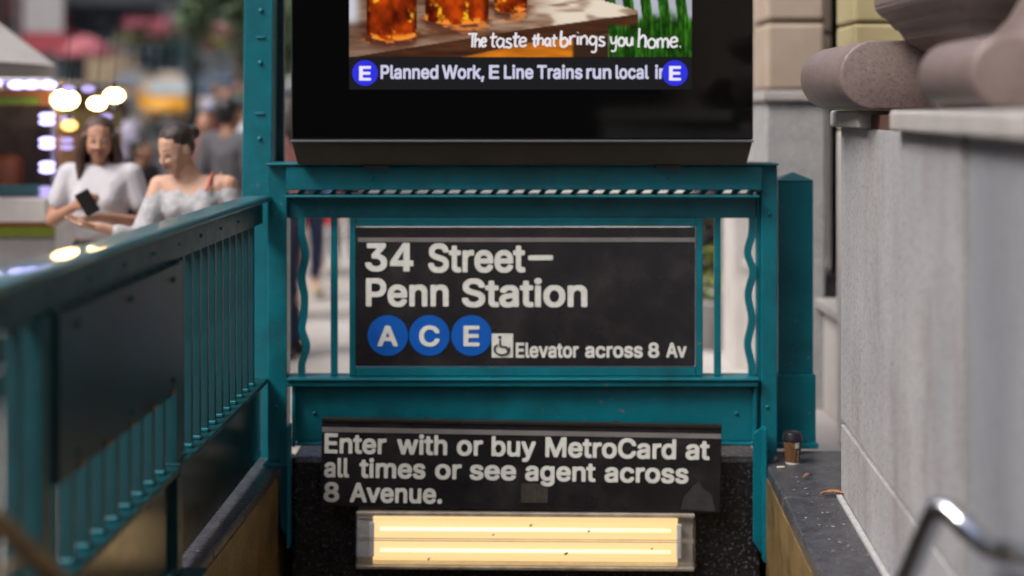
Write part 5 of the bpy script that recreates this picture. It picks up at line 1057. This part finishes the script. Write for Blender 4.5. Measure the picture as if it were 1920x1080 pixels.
person('pedestrian with bare ankles, black cropped trousers and grey trainers further behind the left bars', (FX(646, 14.2), 14.2, 0), 1.0, 'warm', ('dark', 'short'), fabric('red_jacket', (.50, .03, .035)), ('cropped', BLACK), WHITE_SHOE, vox=.012,
       J=dict(knl=(-.08, -.10, .48), anl=(-.07, -.16, .10)), sleeves=1.9)
person('distant pedestrian in white shirt crossing under the street trees', (FX(405, 24), 24, gz(24)), 1.05, 'tan', ('dark', 'short'), W_WHITE, ('pants', BLACK), None, vox=.025, female=False)
person('distant pedestrian in teal jacket near the far flower basket', (FX(448, 26), 26, gz(26)), 1.05, 'fair', ('brown', 'short'), fabric('teal_jacket', (.04, .16, .17)), ('pants', DENIM), None, vox=.025)
for (px_, Y_, nm_, cl_, sk_) in ((410, 15.5, 'pedestrian in maroon top walking behind the suited man', (.22, .03, .06), 'fair'), (228, 15, 'pedestrian in pale violet shirt behind the woman in the white blouse', (.36, .34, .45), 'deep'),
                             (462, 16, 'pedestrian in white top half hidden behind the tall teal post', (.55, .55, .6), 'warm'), (536, 9.2, 'pedestrian with pink top glimpsed between tall post and screen', (.55, .25, .24), 'fair')):
    person(nm_, (FX(px_, Y_), Y_, gz(Y_)), 1.04, sk_, ('dark', 'long' if px_ in (410, 536) else 'short'), fabric('shirt_%d' % px_, cl_), ('pants', BLACK if px_ % 4 else DENIM), None, yaw=px_*.7, vox=.02, female=px_ in (410, 536))
rb = thing('red_shopping_bag', 'bright red shopping bag hanging low behind the wavy bar on the left', 'bag', (FX(600, 13.2), 13.2, .56))
bm = box_bm((-.17, -.07, -.02), (.17, .07, .36), .012, 2); link('bag_body', finish(bm, 'bag_body'), mat('red_paper', (.55, .03, .03), .5, var=.1), rb)
link('bag_handle', finish(tube_bm(bezier([(-.07, 0, .36), (-.06, 0, .46), (.06, 0, .46), (.07, 0, .36)], 5), .006, 6), 'bag_handle', True), BLACK, rb)
person('pedestrian in long beige coat carrying the red shopping bag behind the left bars', (FX(592, 13.6)-.05, 13.6, 0), 1.02, 'fair', ('grey', 'short'), fabric('beige_coat', (.34, .29, .25)), ('skirt', fabric('beige_skirt', (.32, .27, .23))), WHITE_SHOE, vox=.012,
       J=dict(wrr=(.13, -.3, .92), elr=(.22, -.05, 1.05)), sleeves=1.95)

# ================================================================ FOOD CART
cartY, cartX = 7.75, FX(104, 7.75)
ct = thing('food_cart', 'street food cart with yellow green menu boards under the parasol', 'food cart', (cartX, cartY, 0))
sc_ = FPX/cartY
def cz_(py): return 1.6-(py-HZ)/sc_
def cbox(name, x0, x1, y0, y1, z0, z1, m, bev=.006): return box(name, (x0, y0, z0), (x1, y1, z1), m, ct, bev, 2)
CW = -2.4; CD = 1.25
mst = mat('cart_steel', (.40, .40, .41), .3, .8, var=.2, scale=8)
cbox('lower_body', CW, 0, 0, CD, .35, cz_(412), mst)
cbox('counter_shelf', CW, .03, -.25, -.002, cz_(410), cz_(368), mat('white_counter', (.55, .53, .5), .5, var=.1))
cbox('teal_trim', CW, .0, -.02, -.001, cz_(366), cz_(346), mat('cart_teal_trim', (.04, .14, .13), .5))
cbox('back_wall', CW, -.05, CD-.05, CD, cz_(410)+.01, cz_(165), mat('cart_interior', (.38, .33, .31), .7, var=.4, scale=5))
def prt(name, c, rough=.6): return mat(name, c, rough, var=.2, scale=6)
cbox('menu_board', CW, -.02, -.03, -.002, cz_(198), cz_(168), prt('menu_orange', (.30, .13, .04)))
cbox('menu_strip', CW, -.08, -.035, -.031, cz_(196), cz_(182), prt('menu_green', (.16, .30, .03)))
cbox('front_band', CW, .0, -.03, -.001, cz_(443), cz_(424), prt('band_green', (.28, .36, .03)))
cbox('front_band', CW, .0, -.03, -.001, cz_(423), cz_(411.5), prt('band_orange', (.32, .09, .03)))
cbox('lower_sign', CW, -.55, -.03, -.001, cz_(520), cz_(447), prt('lower_green', (.12, .24, .03)))
cbox('lower_sign', -.54, 0, -.03, -.001, cz_(520), cz_(447), prt('lower_pale', (.42, .41, .42)))
cbox('side_panel', -.02, 0, .02, CD, cz_(400), cz_(330), prt('side_red_brown', (.20, .07, .05)))
cbox('photo_board', .001, .02, .02, CD, cz_(329), cz_(250), prt('side_orange_food', (.30, .17, .09)))
cbox('photo_board', .001, .02, .02, CD, cz_(248), cz_(205), prt('side_olive', (.22, .18, .05)))
cbox('roof', CW-.1, .08, -.3, CD+.05, cz_(160), cz_(148), mst)
for x_ in (-.03, CW+.02): cbox('corner_post', x_, x_+.03, 0, .03, cz_(410), cz_(160), mst)
for x_, w_, hgt, cc in ((-.35, .18, .22, (.35, .12, .05)), (-.62, .2, .16, (.4, .36, .3)), (-.95, .2, .25, (.25, .2, .17))):
    bm = lathe_bm([(w_*.42, 0), (w_*.5, hgt*.2), (w_*.5, hgt*.8), (w_*.3, hgt)], 14)
    o = link('food_container', finish(bm, 'food_container', True), prt('container_%d' % int(-x_*100), cc), ct, (x_, .25, cz_(366)))
for x_, y_ in ((-.4, .25), (-1.9, .25), (-.4, CD-.25), (-1.9, CD-.25)):
    bm = tube_bm([(0, -.06, 0), (0, .06, 0)], .2, 24); wh = link('wheel', finish(bm, 'wheel'), M['black_metal'], ct, (x_, y_, .20)); link('rim', finish(tube_bm([(0, -.065, 0), (0, .065, 0)], .1, 16), 'rim'), mst, wh)
cbox('axle_frame', CW+.1, -.1, .15, CD-.15, .2, .349, M['black_metal'])
lilac = emis('lilac_led', (.50, .44, 1.0), 2.2); warm = emis('warm_bulb_glow', (1, .62, .25), 9.0); dim = emis('dim_led_and_reflection', (.36, .30, .60), .9)
def orb(name, pos, r, m, parent, sz=1.0, sx=1.0):
    bm = bmesh.new(); bmesh.ops.create_uvsphere(bm, u_segments=14, v_segments=8, radius=r)
    for v in bm.verts: v.co.z *= sz; v.co.x *= sx
    return link(name, finish(bm, name, True), m, parent, pos)
ls_ = thing('light_string', 'string of lilac led lamps hung along the food cart roof and down its corner, with orbs for their reflections', 'string lights', (cartX, cartY-.08, 0))
for px in (-110, -60, -12, 18, 62, 88, 118): orb('lamp', (FX(px, cartY-.08)-cartX, -.25, cz_(158+(px > 60)*3)), .038, lilac, ls_, .62, 1.25)
for px in (150, 186): orb('lamp', (FX(px, cartY-.08)-cartX, -.2, cz_(168)), .03, dim, ls_, .7, 1.2)
for py in (217, 229, 262, 273, 307, 318): orb('lamp', (FX(97, cartY)-cartX, 0, cz_(py)), .033, lilac, ls_, .5, 1.3)
for px, py in ((139, 222), (139, 233), (139, 262), (139, 275), (211, 218), (209, 242), (100, 352), (100, 362), (140, 318)): orb('lamp', (FX(px, cartY)-cartX, -.05, cz_(py)), .028, dim, ls_, .55, 1.3)  # orbs right of the corner stand in for reflections of the led string
link('wire', finish(tube_bm([(FX(-140, cartY)-cartX, 0, cz_(153)), (FX(97, cartY)-cartX, 0, cz_(153)), (FX(97, cartY)-cartX, .02, cz_(380))], .004, 5), 'wire'), BLACK, ls_)
for i, (px, py, r_, lb) in enumerate(((122, 187, .062, 'biggest warm bulb glowing at the corner of the food cart'), (182, 194, .042, 'warm bulb just right of the biggest one on the food cart'),
                                      (214, 179, .046, 'rightmost and highest warm bulb of the food cart'), (130, 235, .036, 'lowest and dimmest warm bulb of the food cart below the biggest one'))):
    hg = thing('bulb', lb, 'light bulb', (FX(px, 7.6), 7.6, 1.6-(py-HZ)/(FPX/7.6)))
    orb('glass', (0, 0, 0), r_, warm if i < 3 else emis('amber_bulb_glow', (1, .55, .15), 1.6), hg, .85, 1.2)
    link('socket', finish(tube_bm([(0, 0, r_*.8), (0, 0, r_*.8+.03)], .012, 8), 'socket'), BLACK, hg)
    link('flex', finish(tube_bm([(0, 0, r_*.8+.03), (0, .1, .36)], .003, 5), 'flex'), BLACK, hg)
# parasol over the cart
um = thing('cart_parasol', 'large parasol with white and red panels over the food cart at the left edge', 'parasol', (-4.05, 8.0, 0))
mr, mw = fabric('parasol_red', (.42, .05, .035)), fabric('parasol_white', (.56, .55, .54), .08)
n = 8; R_ = 1.42; z0, z1 = 1.86, 2.85
for i in range(n):
    a0, a1 = 2*math.pi*(i)/n-.55, 2*math.pi*(i+1)/n-.55
    bm = bmesh.new(); g = []
    for u in range(7):
        row = []
        for v in range(5):
            a = a0+(a1-a0)*v/4; rr_ = R_*u/6*(1-.04*math.sin(math.pi*v/4)*u/6); zz = z1-(z1-z0)*(u/6)**1.15
            row.append(bm.verts.new((rr_*math.cos(a), rr_*math.sin(a), zz)))
        g.append(row)
    for u in range(6):
        for v in range(4):
            if u == 0: 
                try: bm.faces.new((g[0][0], g[1][v], g[1][v+1]))
                except ValueError: pass
            else: bm.faces.new((g[u][v], g[u+1][v], g[u+1][v+1], g[u][v+1]))
    link('canopy_panel', finish(bm, 'canopy_panel', True), mr if i in (6, 2) else mw, um)
    bm = prism_bm([(0, 0), (R_*.76, 0), (R_*.76, -.16), (0, -.16)], 'y', -.002, .002)
    am = (a0+a1)/2
    link('valance', finish(box_bm((-R_*math.sin(math.pi/n), -.003, -.15), (R_*math.sin(math.pi/n), .003, 0)), 'valance'), mr if i % 2 else mw, um, (R_*math.cos(math.pi/n)*math.cos(am), R_*math.cos(math.pi/n)*math.sin(am), z0), (0, 0, am+math.pi/2))
link('pole', finish(tube_bm([(0, 0, 0), (0, 0, z1+.08)], .022, 10), 'pole'), mst, um)

# ================================================================ VEHICLES
GL = mat('car_glass', (.10, .13, .15), .08); TY = mat('tyre', (.015, .015, .015), .8); RIMM = mat('wheel_rim', (.4, .4, .42), .3, .8); HL = emis('headlamp_lit', (1, .95, .85), 1.6); HLO = mat('headlamp_off', (.5, .5, .52), .15)
GLASSW = mat('painted_reflection_glass', (.40, .46, .47), .1)  # pale base colour paints a bright reflection into the panes
def car(name, label, cat, loc, rz, paint, roofh=1.55, L=4.6, Wd=1.82, lit=False, sign=False, glass=None, hs=1.0, group='cars on the avenue'):
    c = thing(name, label, cat, loc, rz, group); glass = glass or GL
    # side outline, car faces -Y; x across
    h1 = .92; f = -L/2
    prof = [(f, .35), (f-.02, .62), (f+.12, .80), (f+1.05, .94), (L/2-.75, .98), (L/2-.05, .92), (L/2, .6), (L/2-.03, .34)]
    bm = prism_bm([(y, z*hs if z > .5 else z) for y, z in prof], 'x', -Wd/2, Wd/2)
    for v in bm.verts:
        if v.co.z > .75: v.co.x *= .95
        if v.co.y < f+.1: v.co.x *= .93
    bmesh.ops.bevel(bm, geom=bm.edges[:], offset=.06, segments=3, affect='EDGES'); link('body', finish(bm, 'body', True), paint, c)
    y0, y1 = f+.95, L/2-.35
    cab = bmesh.new(); a = [(-Wd/2*.93, y0, .93*hs), (Wd/2*.93, y0, .93*hs), (Wd/2*.93, y1, .96*hs), (-Wd/2*.93, y1, .96*hs)]; b = [(-Wd/2*.76, y0+.85, roofh), (Wd/2*.76, y0+.85, roofh), (Wd/2*.76, y1-.5, roofh-.02), (-Wd/2*.76, y1-.5, roofh-.02)]
    va = [cab.verts.new(p) for p in a]; vb = [cab.verts.new(p) for p in b]
    cab.faces.new(va[::-1]); cab.faces.new(vb)
    for i in range(4): cab.faces.new((va[i], va[(i+1) % 4], vb[(i+1) % 4], vb[i]))
    bmesh.ops.bevel(cab, geom=cab.edges[:], offset=.05, segments=2, affect='EDGES'); link('cabin', finish(cab, 'cabin', True), paint, c)
    def pane(nm, q, off):
        bmp = bmesh.new(); vv = [bmp.verts.new(Vector(p)+Vector(off)) for p in q]; bmp.faces.new(vv)
        r_ = bmesh.ops.extrude_face_region(bmp, geom=bmp.faces[:])
        for v in [g_ for g_ in r_['geom'] if isinstance(g_, bmesh.types.BMVert)]: v.co -= Vector(off)*.8
        bmesh.ops.recalc_face_normals(bmp, faces=bmp.faces[:]); link(nm, finish(bmp, nm), glass, c)
    def L4(p, q_, u): return Vector(p).lerp(Vector(q_), u)
    def quad(i, j, u0, u1, t0, t1):
        p00, p10 = L4(a[i], a[j], u0), L4(a[i], a[j], u1); q00, q10 = L4(b[i], b[j], u0), L4(b[i], b[j], u1)
        return [p00.lerp(q00, t0), p10.lerp(q10, t0), p10.lerp(q10, t1), p00.lerp(q00, t1)]
    pane('windscreen', quad(0, 1, .07, .93, .1, .92), (0, -.018, .016)); pane('rear_window', quad(2, 3, .08, .92, .15, .9), (0, .018, .016))
    for i, j, sx in ((1, 2, 1), (3, 0, -1)):
        pane('side_window', quad(i, j, .1, .47, .15, .88), (sx*.02, 0, .004)); pane('side_window', quad(i, j, .51, .9, .15, .88), (sx*.02, 0, .004))
    for sx in (-1, 1):
        for yy in (f+.85, L/2-.95):
            wl = link('wheel', finish(tube_bm([(-.1, 0, 0), (.1, 0, 0)], .33, 24), 'wheel'), TY, c, (sx*(Wd/2-.09), yy, .33)); link('rim', finish(tube_bm([(-.105, 0, 0), (.105, 0, 0)], .2, 14), 'rim'), RIMM, wl)
        box('headlight', (sx*.62-.17, f-.035, .60), (sx*.62+.17, f+.08, .74), HL if lit else HLO, c, .03, 2)
        box('wing_mirror', (sx*(Wd/2+.05)-.08, y0+.2, .95), (sx*(Wd/2+.05)+.08, y0+.3, 1.08), paint, c, .03, 2)
        box('tail_light', (sx*.7-.14, L/2-.07, .68), (sx*.7+.14, L/2+.02, .84), prt_red, c, .02, 2)
    box('front_bumper', (-Wd/2*.92, f-.08, .30), (Wd/2*.92, f+.12, .50), M['black_metal'], c, .05, 2)
    box('rear_bumper', (-Wd/2*.92, L/2-.1, .30), (Wd/2*.92, L/2+.06, .50), M['black_metal'], c, .05, 2)
    box('grille', (-.42, f-.032, .55), (.42, f+.02, .70), M['black_metal'], c, .01)
    box('number_plate', (-.2, f-.095, .38), (.2, f-.081, .47), M['sign_white'], c)
    if sign: box('roof_sign', (-.35, y0+1.3, roofh), (.35, y0+1.5, roofh+.22), M['sign_white'], c, .03, 2)
    return c
prt_red = mat('tail_lamp_red', (.3, .01, .01), .3)
YEL = mat('taxi_yellow', (.95, .43, .006), .3, coat=.5, var=.05); WHT = mat('car_white', (.6, .6, .6), .3, coat=.5, var=.03); GRYP = mat('car_grey', (.16, .17, .18), .3, coat=.5); BLU = mat('car_blue', (.03, .07, .16), .3, coat=.5)
def road(px, Y): return (FX(px, Y), Y, gz(Y)-.15)
car('taxi', 'bright yellow taxi with pale roof sign above the head of the woman in grey', 'taxi', road(318, 44), .22, YEL, 1.66, hs=1.2, sign=True, glass=GLASSW)
car('parked_car', 'white car waiting close behind the woman in the white blouse, left of the taxi', 'car', road(178, 33), .1, WHT, 1.5, glass=GLASSW)
car('taxi', 'second yellow taxi, much farther up the avenue left of the first', 'taxi', road(250, 62), .1, YEL, 1.7, sign=True, glass=GLASSW)
car('parked_car', 'small pale grey car far behind the nearer taxi', 'car', road(368, 74), .1, GRYP, 1.6)
car('parked_car', 'dark blue car beyond the taxi towards the street trees', 'car', road(400, 56), .1, BLU, 1.6, lit=True)
car('parked_car', 'white van-like car farthest up the avenue under the trees', 'car', road(425, 72), .1, WHT, 1.9)

# ================================================================ FAR SIDE: lamp posts with flower baskets, shed, shops, buildings
def basket(px, Y, z, label, lab2):
    lp = thing('street_lamp', label, 'street lamp', (FX(px, Y)+.9, Y, gz(Y)), group='lamp posts with flower baskets')
    link('pole', finish(tube_bm([(0, 0, 0), (0, 0, 7.5)], .07, 10, radii=[.1, .06]), 'pole', True), mat('lamp_green', (.03, .06, .055), .5) if 'lamp_green' not in bpy.data.materials else bpy.data.materials['lamp_green'], lp)
    link('arm', finish(tube_bm([(0, 0, z+1.0), (-.9, 0, z+1.0)], .025, 8), 'arm'), bpy.data.materials['lamp_green'], lp)
    link('luminaire', finish(box_bm((-1.2, -.12, 7.3), (-.2, .12, 7.45), .04, 2), 'luminaire'), mst, lp)
    bk_ = thing('hanging_basket', lab2, 'flower basket', (FX(px, Y), Y, gz(Y)+z))
    r = random.Random(int(px)); q = Y/25
    bm = lathe_bm([(.12*q, 0), (.3*q, .12*q), (.38*q, .28*q)], 14); link('basket', finish(bm, 'basket', True), BARK, bk_)
    pts = [((r.gauss(0, .2))*q, r.gauss(0, .2)*q, (.05+abs(r.gauss(0, .14)))*q) for _ in range(280)]
    link('foliage', leaves_mesh('foliage', pts, .12*q, int(px), [leafmat('basket_lime_%d' % px, (.26, .27, .05)), LM[0]]), None, bk_)
    pts = [((.08+r.gauss(0, .2))*q, r.gauss(0, .2)*q, (.32+r.gauss(0, .09))*q) for _ in range(380)]
    tagstuff(leaves_mesh('flowers', pts, .12*q, int(px)+1, [leafmat('petal_pink_%d' % px, (.50, .10, .17)), leafmat('petal_rose_%d' % px, (.45, .16, .2))]), bk_)
    link('chain', finish(tube_bm([(0, 0, .3*q), (0, 0, 1.0)], .01, 5), 'chain'), M['black_metal'], bk_)
basket(265, 25, 2.33, 'dark green lamp post carrying the larger flower basket behind the taxi', 'larger hanging basket of lime foliage and pink flowers above the taxi')
basket(398, 33, 2.30, 'dark green lamp post farther up the kerb under the trees', 'smaller hanging basket of pink flowers below the tree crowns')
# construction shed across the avenue
sh = thing('sidewalk_shed', 'dark green construction shed over the far sidewalk behind the parasol', 'construction shed', (0, 0, 0))
Y = 80; sS = FPX/Y
GREEND = mat('shed_green', (.010, .022, .024), .6, var=.3, scale=1)
x0, x1 = FX(112, Y), FX(300, Y)
nP = 6
for k in range(nP):
    xa = x0+(x1-x0)*k/nP; box('parapet_panel', (xa+.01, Y, 1.6+(HZ-68)/sS), (x0+(x1-x0)*(k+1)/nP-.01, Y+.05, 1.6+(HZ-8)/sS), GREEND, sh, .01)
box('deck', (x0-.1, Y-.1, 1.6+(HZ-76)/sS), (x1+.1, Y+3, 1.6+(HZ-69)/sS), mat('shed_timber', (.06, .06, .055), .8, var=.3), sh, .01)
for px in (128, 235, 258, 298):
    for dy in (0.2, 2.6): box('shed_post', (FX(px, Y)-.14, Y+dy, gz(Y)-.15), (FX(px, Y)+.14, Y+dy+.2, 1.6+(HZ-77)/sS), GREEND if px != 235 else mat('post_pale_green', (.2, .27, .26), .6), sh, .01)
def blk(name, label, cat, x0, x1, y0, y1, h, m, seed, floors=True, group=None, shop=None):
    b = thing(name, label, cat, (0, 0, 0), group=group); zb_ = gz((y0+y1)/2)-.3
    box('wall', (x0, y0, zb_), (x1, y1, h), m, b, .05)
    xf = x1 if x1 < 0 else x0; sgn = 1 if x1 < 0 else -1
    wmesh = finish(box_bm((-.03, -.55, -.85), (.03, .55, .85)), 'window')
    for zf in range(int((h-6)/3.4)):
        for yf in range(int((y1-y0)/2.4)):
            link('window', wmesh, M['window_dark'], b, (xf+sgn*.02, y0+1.3+yf*2.4, 7+zf*3.4))
    wm2 = finish(box_bm((-.55, -.03, -.85), (.55, .03, .85)), 'window')
    for zf in range(min(4, int((h-6)/3.4))):
        for xi in range(int((x1-x0)/2.4)):
            link('window', wm2, M['window_dark'], b, (x0+1.2+xi*2.4, y0-.02, 7+zf*3.4))
    if shop:
        for j, (cw, ca) in enumerate(shop):
            ya, yb = y0+.4+j*(y1-y0-.8)/len(shop), y0+.4+(j+1)*(y1-y0-.8)/len(shop)-.3
            box('shop_window', (xf-.02, ya, zb_+.6), (xf+sgn*.08, yb, zb_+3.0), cw, b, .01)
            bm = prism_bm([(0, 0), (sgn*1.3, -.75), (sgn*1.3, -.95), (0, -.1)], 'y', ya, yb)
            link('awning', finish(bm, 'awning'), ca, b, (xf+sgn*.03, 0, zb_+4.0))
            box('shop_sign', (xf+sgn*.01, ya, zb_+4.1), (xf+sgn*.2, yb, zb_+5.0), ca, b, .02)
    return b
LITW = emis('lit_shop_window', (1, .75, .5), .16); c_red = fabric('awning_red', (.38, .05, .05)); c_wht = fabric('awning_white', (.6, .59, .58)); c_grn = fabric('awning_green', (.03, .1, .06)); c_pnk = fabric('awning_pink', (.5, .15, .18))
BR1 = mat('brick_red', (.17, .08, .06), .9, var=.2, scale=.8); BR2 = mat('stone_tan', (.24, .2, .16), .9, var=.15, scale=.8); BR3 = mat('stone_greygreen', (.20, .25, .245), .9, var=.15, scale=.8); BR4 = mat('dark_facade', (.05, .055, .058), .7, var=.3, scale=.6)
blk('corner_shop_building', 'grey green building with red and white shop signs at the far left behind the parasol', 'building', -40, -25.2, 22, 46, 22, BR3, 1, shop=[(LITW, c_red), (GLASSW, c_wht), (LITW, c_pnk), (GLASSW, c_red)])
blk('brick_building', 'red brick building further up the far side of the avenue behind the shed', 'building', -40, -25.2, 46.5, 70, 26, BR1, 2, shop=[(LITW, c_wht), (GLASSW, c_grn), (LITW, c_red)])
blk('tan_building', 'tan stone building beyond the brick one on the far side of the avenue', 'building', -40, -25.2, 70.5, 110, 34, BR2, 3, shop=[(GLASSW, c_red), (LITW, c_wht), (GLASSW, c_grn)])
blk('tower_block', 'dark office block closing the far end of the avenue behind the trees', 'building', -60, 30, 170, 190, 24, BR4, 4)
blk('opposite_building', 'dark facade across the side street behind the viewer mirrored in the screen', 'building', -24, 22, -34, -22, 13, BR4, 5)
blk('near_corner_building', 'brick building on the far side of the avenue nearest the viewer', 'building', -40, -25.2, -18, 21.5, 24, BR1, 6, shop=[(LITW, c_wht), (GLASSW, c_red), (LITW, c_grn), (GLASSW, c_wht)])
blk('right_building', 'tall stone building beside the stair right of the granite wall', 'building', 3.4, 14, -20, 6.45, 30, BR2, 7)
blk('farther_stone_building', 'grey stone building beyond the beige pilasters on the near side', 'building', 2.2, 14, 40.5, 100, 30, BR3, 8)
# red and white banner signs high at the upper left
bn = thing('banner_sign', 'hanging red and white banner on a pole at the upper left above the parasol', 'sign', (FX(88, 26), 26, 0))
sB = FPX/26
link('pole', finish(tube_bm([(-.55, 0, gz(26)), (-.55, 0, 5.5)], .06, 10), 'pole'), mst, bn)
box('banner_cloth', (-.42, -.01, 1.6+(HZ-60)/sB), (.30, .01, 1.6+(HZ+6-0)/sB+.3), mat('banner_white', (.48, .46, .47), .8, var=.1), bn)
box('banner_border', (-.44, -.02, 1.6+(HZ-98)/sB), (.34, -.0, 1.6+(HZ-61)/sB), mat('banner_red', (.45, .08, .10), .8, var=.2), bn)
box('banner_arm', (-.55, -.02, 4.05), (.35, .02, 4.09), mst, bn)
for px, py, nm in ((160, 92, 'pink parasol panel standing below the shed, left of the pale post'),):
    pp = thing('small_parasol', 'small pink and white parasol under the dark shed across the street', 'parasol', (FX(px, 30), 30, gz(30)-.15))
    hz_ = 1.6+(HZ-py)/(FPX/30)-pp.location.z
    bm = lathe_bm([(.62, -.16), (.6, 0), (.4, .15), (.02, .3)], 12, False); link('canopy', finish(bm, 'canopy', True), c_pnk, pp, (0, 0, hz_))
    link('pole', finish(tube_bm([(0, 0, 0), (0, 0, hz_+.3)], .02, 6), 'pole'), mst, pp)
